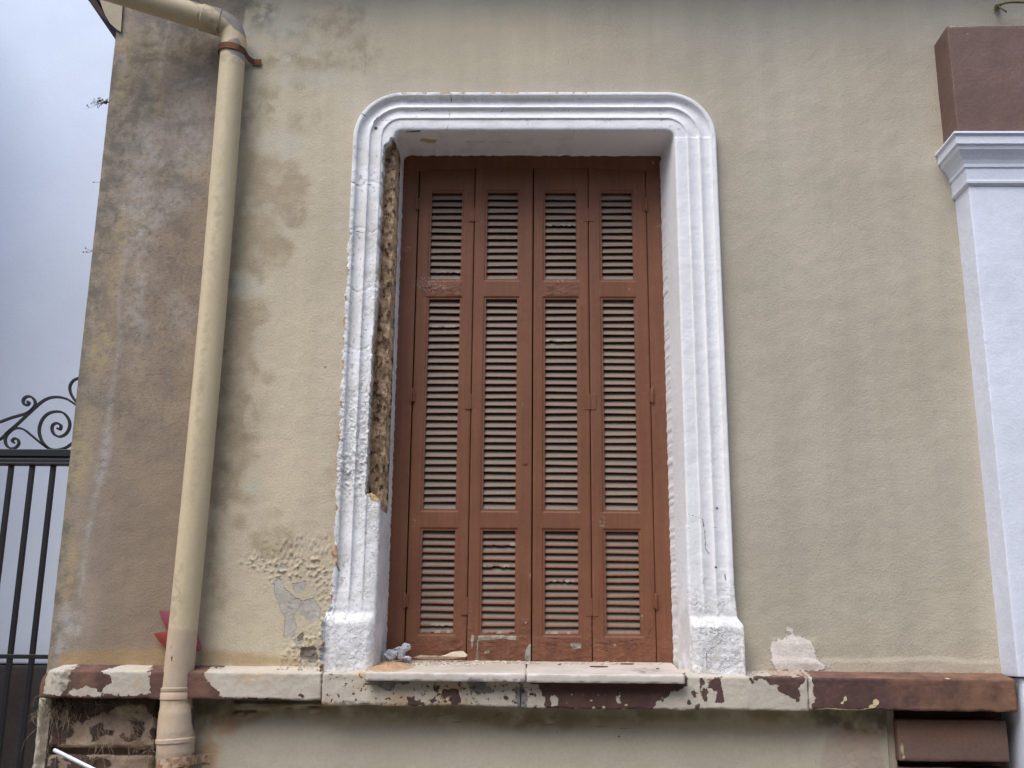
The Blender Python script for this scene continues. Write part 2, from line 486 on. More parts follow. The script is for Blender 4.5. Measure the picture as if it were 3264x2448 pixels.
M['pipe'] = mat('cream_pipe_paint', (200, 182, 148), 0.55, 0.05, 3, 0.04, 70, bump=0.2, bscale=130, bdist=0.0015, spec=0.35, streak=(0.035, 26, 1.6),
    layers=[('soot', (140, 126, 106), 0.03, 20, 0.02, 0.5, 0, (30, 0.4, 0.6)), ('pink', (190, 165, 138), 0.02, 14, 0.008, 0.85, 0.35, None, (182, 162, 142)), ('greyp', (140, 133, 126), 0.014, 20, 0.003, 0.95, 0), ('lump', (190, 164, 134), 0.0, 20, 0.01, 0.3, 0.8, (45, 0.5, 0.7)),
            ('rust', (132, 72, 36), 0.008, 45, 0.004, 0.9, 0.2, (50, 0.4, 0.55)), ('crack', (66, 56, 50), 0.002, 70, 0.0012, 0.9, -1)])
M['rust'] = mat('rusted_strap', (92, 60, 48), 0.85, 0.25, 20, 0.2, 120, hue=(122, 78, 50), bump=0.6, bscale=160, bdist=0.002)
M['iron'] = mat('black_gate_paint', (26, 26, 31), 0.45, 0.1, 8, 0.05, 80, bump=0.2, bscale=90, bdist=0.001, spec=0.5)
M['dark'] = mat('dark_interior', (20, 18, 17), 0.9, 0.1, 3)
M['cove'] = mat('cornice_cream', (172, 160, 138), 0.85, 0.08, 4, 0.05, 60, bump=0.4)
M['tile'] = mat('dark_roof_edge', (62, 44, 46), 0.8, 0.2, 14, 0.15, 60, bump=0.6)
M['twig'] = mat('dry_twig', (134, 118, 98), 0.9, 0.25, 30, 0.1)
M['weed'] = mat('dark_weed', (84, 76, 68), 0.9, 0.25, 30, 0.1)
M['sand'] = mat('fallen_sand', (186, 152, 118), 0.95, 0.12, 30, 0.2, 260, bump=1.0, bscale=300, bdist=0.003)
M['crumb'] = mat('plaster_crumb', (206, 196, 182), 0.9, 0.15, 60, 0.1)
M['shard'] = mat('plaster_shard', (206, 190, 166), 0.9, 0.1, 40, 0.1, bump=0.5)
M['chipm'] = mat('brown_paint_chip', (116, 80, 66), 0.8, 0.15, 40)
M['asphalt'] = mat('asphalt', (70, 68, 66), 0.9, 0.1, 2, 0.2, 200, bump=0.8, bscale=200)
M['paving'] = mat('pavement_concrete', (140, 134, 124), 0.9, 0.1, 2, 0.1, 100, bump=0.4)
M['rod'] = mat('white_enamel', (226, 226, 232), 0.35, 0.02, 5, spec=0.5)
M['hook'] = mat('weathered_bracket', (130, 120, 88), 0.8, 0.15, 30)
def plastic(name, c, trans=0.0):
    m = mat(name, c, 0.35, 0.05, 20, 0.02, 100, bump=0.05, spec=0.5)
    b = m.node_tree.nodes['Principled BSDF']
    b.inputs['Subsurface Weight'].default_value = 0.0
    if trans: b.inputs['Transmission Weight'].default_value = trans; b.inputs['Roughness'].default_value = 0.5; b.inputs['IOR'].default_value = 1.1
    return m
M['red'] = plastic('red_plastic', (140, 62, 54)); M['pink'] = plastic('pink_plastic', (140, 70, 84)); M['yellow'] = plastic('yellow_plastic', (186, 146, 60))
M['bag'] = plastic('thin_white_plastic', (222, 222, 228), 0.25)

# ------------------------------------------------------------------ setting
g = MB(); g.box(-60, 60, -60, -2.0, -0.3, -0.12); g.box(-60, 60, -2.0, 60, -0.3, -0.16)
tag(g.build('ground', M['asphalt']), kind='structure')
g = MB(); g.box(-60, 60, -1.995, 0.3, -0.15, 0.0)
tag(g.build('pavement', M['paving'], bevel=0.01), kind='structure')

# ------------------------------------------------------------------ house
XC = at(240, 1300, 0)[0]                       # left corner of the house
XP = at(3148, 1700, 0)[0]                      # left side of the pilaster
ZL = 1.5075                                    # foot of the upper wall
house = empty('house', (0, 0, 0), 'weathered olive stucco house front with a brown louvred window in a white moulded surround', 'house')
H = house

# surround geometry (outer line)
SX0 = at(1098, 1000, -0.05)[0]
SX1 = at(2306, 1000, -0.05)[0]
SZ1 = at(1700, 294, -0.05)[1]
ZB = 1.505
WS = 0.192
OX0, OX1, OZ1 = SX0+WS, SX1-WS, SZ1-WS        # opening at the face
WYS = 0.205                                   # plane of the shutters

xs = breaks([XC, at(640,2000)[0], SX0+0.06, SX1-0.06, XP+0.3], 0.006)
xs = np.concatenate([breaks([XC, at(740,1900)[0]], 0.008)[:-1], breaks([at(740,1900)[0], SX0+0.05], 0.0045)[:-1],
                     breaks([SX0+0.05, SX1-0.05], 0.02)[:-1], breaks([SX1-0.05, XP+0.12], 0.009)[:-1], breaks([XP+0.12, XP+1.3], 0.05)])
zs = np.concatenate([breaks([ZL-0.04, 1.95], 0.0045)[:-1], breaks([1.95, SZ1-0.05], 0.009)[:-1], breaks([SZ1-0.05, 4.9], 0.010)])
FLK = [[(745,1812),(800,1760),(838,1716),(915,1696),(1000,1700),(1062,1690),(1062,2060),(1010,2120),(880,2120),(900,2060),(930,2000),(880,1900),(850,1830)]]
def wall_attrs(X, Z):
    A = {}
    A['pale'] = polys(X, Z, [[(760,0),(1110,0),(1180,250),(1060,700),(1040,2140),(600,2140),(640,1500),(720,600)], ('e',1500,150,520,110)])
    A['white'] = polys(X+0.03*fbm(X, 0*X+17, Z, 8, 3), Z+0.03*fbm(X, 0*X+37, Z, 8, 3), [('e',903,455,75,50),('e',800,160,30,70),('e',903,70,95,60),('e',917,172,22,34),('e',910,253,34,26),('e',1030,250,75,36),
                              ('e',985,130,30,40),('e',790,905,55,48),('e',760,1255,20,60),('e',905,735,30,22),('e',860,640,24,26),('e',790,620,40,46),
                              ('e',838,1006,24,10),('e',800,1560,24,20),('e',1130,330,40,30)])
    A['stain'] = polys(X, Z, [[(785,470),(850,490),(903,512),(940,500),(951,522),(953,550),(980,561),(983,608),(980,681),(969,724),(947,731),(918,717),(889,695),(896,753),
        (933,775),(925,825),(904,847),(875,851),(850,858),(846,890),(828,905),(817,876),(781,865),(745,854),(735,900),(738,945),(802,955),(849,959),(864,992),(835,1035),(802,1064),
        (812,1134),(837,1189),(803,1210),(790,1252),(803,1286),(769,1362),(820,1400),(824,1455),(786,1489),(761,1548),(816,1600),(800,1612),(731,1600),(714,1624),(655,1611),
        (640,1600),(660,1400),(700,1000)], ('e',858,1202,22,22),('e',761,1666,28,26),('e',879,1632,18,16),('e',870,1730,70,50),('e',668,1740,16,60),('e',690,1580,50,40)])
    A['softst'] = polys(X+0.03*fbm(X, 0*X+13, Z, 8, 3), Z+0.03*fbm(X, 0*X+29, Z, 8, 3), [('e',965,275,40,24),('e',932,105,26,20),('e',965,127,20,22),('e',885,190,60,36),('e',835,330,70,60),('e',790,400,40,60),('e',880,115,24,20),
        ('e',820,90,20,24),('e',1010,190,90,50),('e',1060,60,100,60),('e',980,390,50,30),('e',690,1880,40,70),('e',1160,160,50,60),('e',780,1330,60,80),('e',1120,1500,60,220)])
    A['strip'] = polys(X, Z, [[(300,-60),(800,-60),(778,60),(752,300),(716,800),(680,1200),(650,1500),(625,1800),(600,2140),(60,2140)]])
    A['mottle'] = np.minimum(A['strip'], 0.1)*1.0
    A['mottle'] = np.where(A['strip'] > 0, np.minimum(A['strip']*4, 0.16-np.clip(at(500, 950)[1]-Z, 0, 3)*0.22), -0.3)
    A['lowbr'] = np.where(A['strip'] > 0, polys(X, Z, [[(330,800),(480,700),(800,560),(700,2140),(280,2140),(360,1300)]]), -1)
    A['patchw'] = polys(X, Z, [[(2320,470),(2452,468),(2462,538),(2640,528),(3010,548),(3060,900),(3110,1500),(3140,2085),(2560,2100),(2330,2090)]])
    A['grime'] = polys(X+0.04*fbm(X, 0*X+11, Z, 6, 3), Z+0.04*fbm(X, 0*X+27, Z, 6, 3), [[(330,100),(470,120),(700,170),(720,230),(560,210),(430,230),(420,320),(460,420),(440,520),(400,640),(370,760),(330,900),(300,1100),(270,1300),(240,1700),(230,2120),(120,2120),(280,700)],
        ('e',560,100,110,40),('e',470,330,60,80),('e',520,560,50,60),('e',820,20,60,50),('e',720,1450,14,60),('e',700,1130,16,180),('e',345,640,40,90),('e',205,1900,24,70),('e',600,150,100,40),
        ('e',1035,2080,20,30)])
    A['ochre'] = polys(X+0.02*fbm(X, 0*X+17, Z, 8, 3), Z+0.03*fbm(X, 0*X+37, Z, 8, 3), [[(385,660),(410,650),(415,700),(400,760),(395,850),(370,960),(365,1010),(345,1010),(350,930),(362,840),(368,740)],('e',430,690,30,14),('e',450,705,26,10),
        ('e',400,150,26,30),('e',320,1120,40,100),('e',260,1450,40,160),('e',395,280,22,80),('e',505,290,20,60),('e',225,1800,24,120)])
    A['cloud'] = polys(X+0.05*fbm(X, 0*X+31, Z, 4, 3), Z+0.06*fbm(X, 0*X+47, Z, 4, 3), [[(400,560),(470,570),(520,640),(530,720),(480,830),(400,830),(410,760),(430,700),(405,650)],('e',560,640,60,60),('e',470,470,50,80),('e',620,470,60,70),('e',600,360,50,60),('e',390,190,24,34),('e',580,1000,40,50),('e',240,2000,40,60),('e',440,960,40,120)])
    A['efflo'] = polys(X, Z, [('l',0.006,[(400,820),(385,900),(378,960),(382,1060),(376,1130),(362,1220),(352,1300),(345,1370)]),('l',0.022,[(345,1370),(335,1450),(318,1530)]),
        ('l',0.007,[(318,1530),(300,1600),(282,1680),(268,1780),(255,1900)]),
        ('l',0.005,[(485,70),(500,120),(505,160)]),('l',0.007,[(540,60),(530,110),(520,160),(510,250)]),
        ('l',0.006,[(560,280),(600,260),(640,250)]),('e',232,2010,26,34),('e',210,1960,18,30),('e',195,2060,20,40)])
    A['rustw'] = polys(X, Z, [[(190,2080),(560,2060),(560,2120),(180,2125)],[(640,2070),(760,2080),(980,2100),(980,2125),(630,2120)]])
    A['plaster'] = polys(X, Z, [[(875,1846),(901,1849),(911,1879),(931,1895),(958,1915),(948,1948),(938,1968),(944,2008),(934,2034),(903,2034),(908,1968),(895,1942),(875,1889)],
        [(928,1862),(978,1849),(971,1879),(944,1895)],[(898,1796),(911,1816),(898,1826),(886,1816)],[(958,1915),(1000,1905),(1022,1940),(1020,1975),(990,1985),(965,1960),(950,1945)],
        [(938,2036),(958,2050),(962,2066),(950,2058)],[(955,2092),(975,2108),(1010,2112),(1010,2124),(962,2122)]])
    A['mortar'] = polys(X, Z, [[(958,2064),(1007,2061),(1014,2107),(990,2112),(958,2094)],[(950,2026),(968,2012),(966,2042),(950,2040)]])
    A['fill'] = polys(X, Z, [[(2458,2052),(2480,2035),(2505,2032),(2530,2022),(2560,2030),(2582,2044),(2600,2069),(2604,2100),(2640,2124),(2610,2140),(2467,2140),(2455,2075)],('e',2515,2010,12,9)])
    A['crack'] = polys(X, Z, [('l',0.0004,[(1172,90),(1166,170),(1162,240),(1170,290),(1153,306),(1160,345)]),('l',0.0002,[(1180,0),(1176,50),(1172,90)]),
        ('l',0.0012,[(1810,120),(1806,160),(1812,200),(1806,240)]),('l',0.0010,[(2400,1660),(2450,1662),(2490,1655)]),('l',0.001,[(2640,1700),(2600,1790),(2585,1860)]),
        ('l',0.0015,[(932,2036),(955,2068)]),('e',1037,1172,4,4),('e',750,430,4,3),('e',740,500,3,4),('l',0.001,[(830,330),(822,370),(800,400)])])
    return A
def wall_y(X, Z):
    y = 0.003*fbm(X, 0*X, Z, 1.7, 3)+0.0012*fbm(X, 0*X+3, Z, 14, 4)
    fl = polys(X, Z, FLK)
    n = fbm(X, 0*X+7, Z, 62, 3, 0.6)
    m = sstep(-0.02, 0.03, fl+0.02*fbm(X, 0*X, Z, 12, 3))
    pl = polys(X, Z, [[(870,1840),(985,1840),(1022,1930),(1022,1990),(950,2050),(900,2036)]])
    y -= m*np.clip(n-0.10, 0, 1)*0.009*sstep(0.0, -0.006, np.minimum(pl, 0.01)+0*X-0.004*n)
    y -= m*np.clip(n-0.15, 0, 1)*0.003
    # trowelled repairs along the foot of the wall and at the right border
    y -= 0.004*sstep(1.57, 1.545, Z+0.012*fbm(X, 0*X, Z, 4, 2))*sstep(0.9, 1.1, X)
    y -= 0.005*polys(X, Z, [[(2450,2030),(2610,2030),(2640,2140),(2450,2140)]]).clip(0, 0.03)/0.03
    mo = polys(X, Z, [[(958,2064),(1007,2061),(1014,2107),(990,2112),(958,2094)]])
    y += 0.008*sstep(0.0, 0.008, mo)
    return y
field('facade_wall', xs, zs, wall_y, 0.12, M['wall'], H, attrs=wall_attrs,
      keep=lambda X, Z: ~((X > SX0+0.1) & (X < SX1-0.1) & (Z < SZ1-0.1)))
# side and rear of the house body
b = MB(); b.box(XC+0.002, XC+0.10, 0.118, 2.6, 0.0, 6.0); b.box(XC+0.1, XP+3.2, 2.5, 2.6, 0, 6.0); b.box(XP+3.1, XP+3.2, 0.13, 2.5, 0, 6.0)
b.box(XC+0.1, XP+3.1, 0.3, 2.5, 5.9, 6.0); b.box(XC+0.1, XP+3.1, 0.125, 0.3, 4.85, 6.0)
b.build('side_wall', M['cove'], H)
# near-black box whose colour stands in for the unlit room behind the slats
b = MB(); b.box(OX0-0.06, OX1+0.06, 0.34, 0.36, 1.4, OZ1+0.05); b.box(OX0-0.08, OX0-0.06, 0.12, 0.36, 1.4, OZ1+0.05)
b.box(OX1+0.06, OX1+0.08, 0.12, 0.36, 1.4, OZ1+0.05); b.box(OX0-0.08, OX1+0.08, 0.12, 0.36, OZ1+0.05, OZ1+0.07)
b.build('unlit_backing', M['dark'], H)

# cornice over the facade, above the top of the photo
prof = [(0, 4.72), (-0.02, 4.72), (-0.03, 4.76), (-0.12, 4.84), (-0.22, 4.90), (-0.30, 4.95), (-0.34, 4.96), (-0.34, 5.04), (0.2, 5.08), (0.2, 4.9), (0, 4.9)]
b = MB(); X0, X1 = XC+0.06, XP+3.2
V = [(x, y, z) for x in (X0, X1) for y, z in prof]; n = len(prof)
b.add(V, [tuple(range(n)), tuple(range(2*n-1, n-1, -1))]+[(i, (i+1) % n, n+(i+1) % n, n+i) for i in range(n)])
b.build('cornice', M['cove'], H)
# side cornice seen at the upper left corner
def extrude_poly(name, pts, y0, y1, m, parent):
    b = MB(); n = len(pts)
    V = [(x, y, z) for y in (y0, y1) for x, z in pts]
    b.add(V, [tuple(range(n)), tuple(range(2*n-1, n-1, -1))]+[(i, (i+1) % n, n+(i+1) % n, n+i) for i in range(n)])
    return b.build(name, m, parent, bevel=0.002)
extrude_poly('side_cornice', PP([(384,100),(372,92),(352,74),(338,50),(328,26),(320,0),(312,-60),(300,-140),(400,-140)], -0.01), -0.012, 2.5, M['cove'], H)
extrude_poly('roof_edge', PP([(379,102),(366,90),(362,78),(340,66),(322,50),(306,30),(296,14),(284,4),(272,-14),(250,-60),(225,-140),(298,-140),(310,-62),(318,-2),(326,26),(336,50),(350,74),(370,92)], 0.0), 0.0, 2.5, M['tile'], H)

# ------------------------------------------------------------------ moulded surround
prof = [(0.0,0.01),(0.0,-0.02),(0.0005,-0.046),(0.003,-0.054),(0.009,-0.057),(0.020,-0.0565),(0.0235,-0.052),(0.0255,-0.044),(0.030,-0.037),(0.038,-0.0315),(0.048,-0.030),(0.058,-0.032),
        (0.067,-0.037),(0.074,-0.044),(0.079,-0.049),(0.082,-0.049),(0.084,-0.043),(0.088,-0.038),(0.096,-0.034),(0.106,-0.0335),(0.116,-0.036),(0.126,-0.041),(0.134,-0.047),(0.138,-0.049),
        (0.141,-0.047),(0.1425,-0.043),(0.147,-0.0415),(0.16,-0.042),(0.175,-0.043),(0.188,-0.043),(0.195,-0.041),(0.201,-0.036),(0.2045,-0.028),(0.206,-0.018)]
# densify and add the reveal running back to the shutters
pr = []
for (a, b_) in zip(prof[:-1], prof[1:]):
    k = max(1, int(math.hypot(b_[0]-a[0], b_[1]-a[1])/0.004))
    for i in range(k): pr.append((a[0]+(b_[0]-a[0])*i/k, a[1]+(b_[1]-a[1])*i/k))
for i in range(42):
    t = i/41; pr.append((0.206, -0.018+0.235*t))
pr = np.array(pr)
pr[:, 0] = np.where(pr[:, 0] <= 0.206, pr[:, 0]*0.932, 0.192)
nf = int((pr[:, 1] > -9).sum())-42
R0 = 0.225
path = []
zz = breaks([ZB-0.02, SZ1-R0], 0.0055)
for z in zz: path.append((SX0, z, 1, 0, 0, 0))
for k in range(1, 46):
    a = math.pi/2*k/46
    path.append((SX0+R0-R0*math.cos(a), SZ1-R0+R0*math.sin(a), math.cos(a), -math.sin(a), 0, 0))
for x in breaks([SX0+R0, SX1-R0], 0.0065): path.append((x, SZ1, 0, -1, 0, 0))
for k in range(1, 46):
    a = math.pi/2*(1-k/46)
    path.append((SX1-R0+R0*math.cos(a), SZ1-R0+R0*math.sin(a), -math.cos(a), -math.sin(a), 0, 0))
for z in zz[::-1]: path.append((SX1, z, -1, 0, 0, 0))
path = np.array(path)
npth, npr = len(path), len(pr)
Sg = np.repeat(pr[None, :, 0], npth, 0); Yg = np.repeat(pr[None, :, 1], npth, 0)
PX = path[:, None, 0]+0*Sg; PZ = path[:, None, 1]+0*Sg; NX = path[:, None, 2]+0*Sg; NZ = path[:, None, 3]+0*Sg
isarc = (np.abs(NX) > 1e-6) & (np.abs(NZ) > 1e-6)
# corner radius of the inner lines stays positive
Sx = np.where(isarc & (Sg > R0-0.012), R0-0.012+(Sg-(R0-0.012))*0.2, Sg)
left = (NX > 0.5) & (NZ == 0); right = (NX < -0.5) & (NZ == 0)
splay = np.where(NX > 0, 0.012*NX, 0)+np.where(NX < 0, -0.036*NX, 0)+0.004*np.abs(NZ)
jj = np.repeat(np.arange(npr)[None, :], npth, 0)
Sx = Sx+np.where(jj >= nf, splay*(jj-nf)/41, 0)
lefty = np.where(left, 1.0, np.where(isarc & (NX > 0), sstep(0.0, 1.0, NX), 0.0))
Yg = np.where((Sg > 0.004) & (jj < nf-3), -0.050+(Yg+0.050)*np.where(right, 0.5, np.where(left, 0.75, np.where(isarc, 0.75, 0.85))), Yg)
# base blocks at the feet: flat and prouder, flutes fading above them
def zof(px, py): return at(px, py, -0.06)[1]
zbl, zbr = zof(1110, 1975), zof(2280, 1990)
zb = np.where(PX < 0.2, zbl, zbr)
vert = left | right
blk = np.where(vert, sstep(0.034, -0.016, PZ-zb+0.004*fbm(PX, Sg*8, PZ, 9, 2)), 0)
fade = np.where(vert, sstep(0.20, 0.04, PZ-zb)*0.75, 0)
flat = np.where(Sg < 0.187, -0.046, Yg)
face = jj < nf-1
side = sstep(0.0, 0.006, Sg)*1.0
Yg = np.where(face & (Sg > 0.004), Yg*(1-fade)+flat*fade, Yg)
blkY = np.where(Sg < 0.004, Yg*1.9, np.where(face, -0.078-0.004*np.sin(np.clip(Sg/0.2, 0, 1)*math.pi), Yg))
rnd = np.clip((Sg-0.155)/0.037, 0, 1)
blkY = np.where(face, blkY+0.035*rnd**2.5, blkY)
blkY = np.where(Yg > -0.03, np.where(Sg > 0.187, Yg, blkY), blkY)
Yg = Yg*(1-blk)+blkY*blk
Sx = Sx-0.016*blk*np.clip(1-Sg/0.2, 0, 1)-0.008*np.where(vert, sstep(0.16, 0.0, PZ-zb), 0)*np.clip(1-Sg/0.2, 0, 1)
X = PX+NX*Sx; Z = PZ+NZ*Sx
# roughness everywhere, flaking on the left jamb
Y = Yg+0.0012*fbm(X, Yg, Z, 18, 4)+0.0004*fbm(X, Yg, Z, 90, 2)
fl = lefty*(0.35+0.65*sstep(-0.2, 0.5, fbm(X, 0*X, Z, 5, 2)))
zc1, zc2 = zof(1150, 1500), zof(1150, 1330)
heavy = np.where(left, np.exp(-((Z-zc1)/0.11)**2)+0.8*np.exp(-((Z-zc2)/0.14)**2), 0)
rid = np.abs(fbm(X*0.8, 0*X+2, Z*1.6, 46, 4, 0.65))
Y = Y-face*(0.0014*fl*fbm(X*2.5, 0*X, Z, 50, 3)+heavy*0.012*(rid-0.22)*(Sg < 0.142))
# low weathered feet
Y = Y-face*0.006*np.where(vert, sstep(0.35, 0.0, PZ-zb), 0)*(np.abs(fbm(X, 0*X, Z, 26, 4, 0.6))-0.2)*np.where(right, 0.8, 0.4)
X = X-np.where(left & (Sg < 0.012), 0.009*fbm(0*X, 0*X, Z, 20, 5, 0.7)*(Z < 3.4), 0)
X = X+np.where(vert & (Yg > 0.13), 0.0028*fbm(0*X+np.sign(NX), 0*X, Z, 34, 4, 0.7), 0)
Z = Z+np.where((NZ < -0.5) & (Yg > 0.13), 0.004*fbm(X, 0*X, 0*X, 22, 4, 0.65), 0)
# horizontal breaks in the left jamb
CR = [(1100, 579), (1110, 726), (1110, 917), (1095, 1105)]
for cx_, cy_ in CR:
    zc = zof(cx_, cy_)
    Y += np.where(left & face, 0.0035*np.exp(-((Z-zc+0.012*np.sin(X*55+cy_)+0.002*fbm(X, 0*X, Z, 60, 2))/0.0035)**2)*(Sg < 0.15), 0)
# the broken-away inner band
core_poly = PP([(1262,412),(1240,456),(1225,465),(1222,501),(1218,577),(1212,700),(1208,781),(1205,931),(1193,1037),(1188,1100),(1184,1200),(1179,1281),(1174,1426),(1166,1572),(1184,1567),(1210,1592),
                (1219,1657),(1235,1700),(1400,1700),(1400,412)], -0.045)
cs = sdf(X, Z, core_poly)+0.004*fbm(X, 0*X, Z, 30, 3)
zt, zb2 = zof(1240, 440), zof(1220, 1625)
zin = sstep(-0.02, 0.02, Z-zb2)*sstep(0.02, -0.02, Z-zt)
cm = np.where(face & (Sg > 0.10) & left, sstep(-0.002, 0.003, cs), 0)
hole = 0.022+0.012*fbm(X, 0*X, Z*0.6, 20, 5, 0.6)+0.012*fbm(X*3, 0*X, Z*0.35, 26, 3, 0.6)
Y = Y*(1-cm)+hole*cm
rc = left & (~face)
edge_y = 0.125+0.012*fbm(0*X, 0*X, Z, 14, 4)
Ylim = np.where(rc, edge_y*zin+(-1)*(1-zin), -1)
pushed = rc & (Y < Ylim)
Y = np.where(pushed, Ylim, Y)
X = X+np.where(rc, 0.004*fbm(X*0, 0*X, Z, 20, 4)*zin*sstep(0.17, 0.05, Yg), 0)
core = np.where(left & face, np.where(cm > 0.3, 0.01, -0.02), -0.02)
core = np.where(left & face & (Sg > 0.09), np.clip(cs, -0.02, 0.02), core)
core = np.where(rc & (Yg < 0.112) & (zin > 0.5), 0.004, core)
idx = np.arange(npth*npr).reshape(npth, npr)
F = np.stack([idx[:-1, :-1], idx[:-1, 1:], idx[1:, 1:], idx[1:, :-1]], -1).reshape(-1, 4)[:, ::-1]
Xf, Yf, Zf, Sf = X.ravel(), Y.ravel(), Z.ravel(), Sg.ravel()
LF, RF, FF = left.ravel(), right.ravel(), face.ravel()
A = {}
A['core'] = core.ravel()
hv = np.where(FF & LF, 0.03*(np.exp(-((Zf-zc1)/0.16)**2)+0.75*np.exp(-((Zf-zc2)/0.2)**2)+0.35*np.where(Sf > 0.085, 1, 0)*(Zf < 3.2))-0.016, -0.05)
hv = np.where(LF & FF & (Sf < 0.03) & (Zf < 3.5), np.maximum(hv, 0.002), hv)
hv = np.where(FF & (LF | RF) & (Zf < 1.86), np.maximum(hv, np.where(RF, 0.006, -0.004)-np.clip(Zf-1.66, 0, 1)*0.10+0.01*fbm(Xf, 0*Xf, Zf, 8, 3)), hv)
hv = np.where(FF & (Zf > SZ1-0.05) & (Xf < -0.2), np.maximum(hv, -0.002), hv)
A['flaky'] = hv
A['old'] = np.where(Xf < 0.2, 0.02*np.where(lefty.ravel() > 0.2, 1, 0.4), -0.06)-0.02
A['old'] = np.maximum(A['old'], np.where(FF & (Sf > 0.075) & LF, 0.06-np.abs(Zf-zof(1170, 1050))*0.1, -1))
A['dirt2'] = np.where(FF & LF, 0.02, -0.02)
A['old'] = np.maximum(A['old'], np.where(RF | LF, 0.03-np.clip(Zf-1.5, 0, 9)*0.12, -1))
A['dirt'] = np.where((Xf < 0.2) | (Zf > OZ1), 0.003, -0.0035)+np.where(FF, 0, -0.004)+np.where(Zf < 2.2, 0.002, 0)
ragged = fbm(Xf*0, Xf*0, Zf, 16, 4, 0.7)
A['raw'] = np.where(LF & (Sf < 0.0085), np.where((Zf < zof(1100, 840)) & (Zf > zof(1090, 1420)), ragged*0.010-0.0022, np.where(Zf < zof(1080, 1400), ragged*0.008-0.003, -0.01)), -0.02)
A['raw'] = np.maximum(A['raw'], polys(Xf, Zf, [[(1062,1728),(1076,1740),(1076,1800),(1060,1812),(1056,1760)]], -0.05))
topm = (Zf > SZ1-0.03) & (Sf < 0.0095)
A['raw'] = np.maximum(A['raw'], np.where(topm & (Xf < 0.25), fbm(Xf, 0*Xf, 0*Xf, 13, 4, 0.7)*0.012-0.003, -0.02))
soff = (~FF) & (Zf > OZ1-0.06)
A['beigep'] = np.where(soff, sdf(Xf, Yf, [(at(1330,452,0)[0],0.05),(at(1345,445,0)[0],0.025),(at(1365,440,0)[0],0.035),(at(1392,448,0)[0],0.04),(at(1380,456,0)[0],0.075),(at(1360,458,0)[0],0.075)]), -0.02)
A['beigep'] = np.maximum(A['beigep'], np.where(soff & (Yf > 0.17) & (Xf < 0.1), 0.003*fbm(Xf, Yf, Zf, 30, 3)+(Yf-0.2)*0.8, -0.02))
A['beigep'] = np.maximum(A['beigep'], polys(Xf, Zf, [[(1172,1570),(1185,1566),(1210,1590),(1205,1602),(1180,1590)]], -0.045))
A['crack'] = polys(Xf, Zf, [('l',0.0018,[(1118,579),(1145,588),(1180,586)]),('l',0.0018,[(1112,728),(1155,738),(1158,740)]),('l',0.0014,[(1180,740),(1200,730)]),
    ('l',0.0014,[(1118,917),(1140,926)]),('l',0.0014,[(1150,362),(1165,370)]),('l',0.003,[(1204,371),(1190,390)]),('l',0.0016,[(1215,380),(1250,381)]),('l',0.0014,[(1437,296),(1438,312),(1434,345),(1428,400),(1420,412)]),
    ('l',0.0012,[(1340,348),(1365,346)]),('l',0.0014,[(2190,1635),(2240,1655),(2248,1700),(2250,1750),(2262,1765)]),('l',0.0012,[(2190,1635),(2200,1640)]),('l',0.0011,[(2248,1678),(2285,1680)]),
    ('l',0.0016,[(2220,1950),(2278,1950)]),('l',0.0014,[(2257,2012),(2300,2030),(2290,2050),(2248,2078),(2250,2130)]),('l',0.0018,[(2310,1825),(2315,1850)]),('l',0.0014,[(2260,2000),(2300,2025)]),
    ('e',2286,1619,4,4),('e',2282,1808,4,4),('e',1197,405,5,5),('e',1040,1105,6,4),('l',0.0022,[(1073,1795),(1080,1820)]),('l',0.0018,[(1290,415),(1340,412)]),
    ('l',0.0012,[(1195,1175),(1150,1010)][:0] or [(1182,1100),(1165,1125)])], -0.05)
A['crack'] = np.where(FF, A['crack'], -0.02)
A['crack'] = np.maximum(A['crack'], np.where(soff, -0.0005+0.0025-np.abs(Yf-0.06-0.02*fbm(Xf, 0*Xf, 0*Xf, 9, 3))-np.where((Xf > at(1480,460,0)[0]) & (Xf < at(1640,460,0)[0]), 0, 1), -0.02))
A['ridge'] = np.where(RF, 0.0022-np.minimum(np.minimum(np.abs(Sf-0.075), np.abs(Sf-0.129)), np.minimum(np.abs(Sf-0.0205), np.abs(Sf-0.189))), -0.02)-np.where(Zf < 2.1, 0.02, 0)
npmesh('window_surround', np.stack([Xf, Yf, Zf], 1), F, A, M['white'], H)

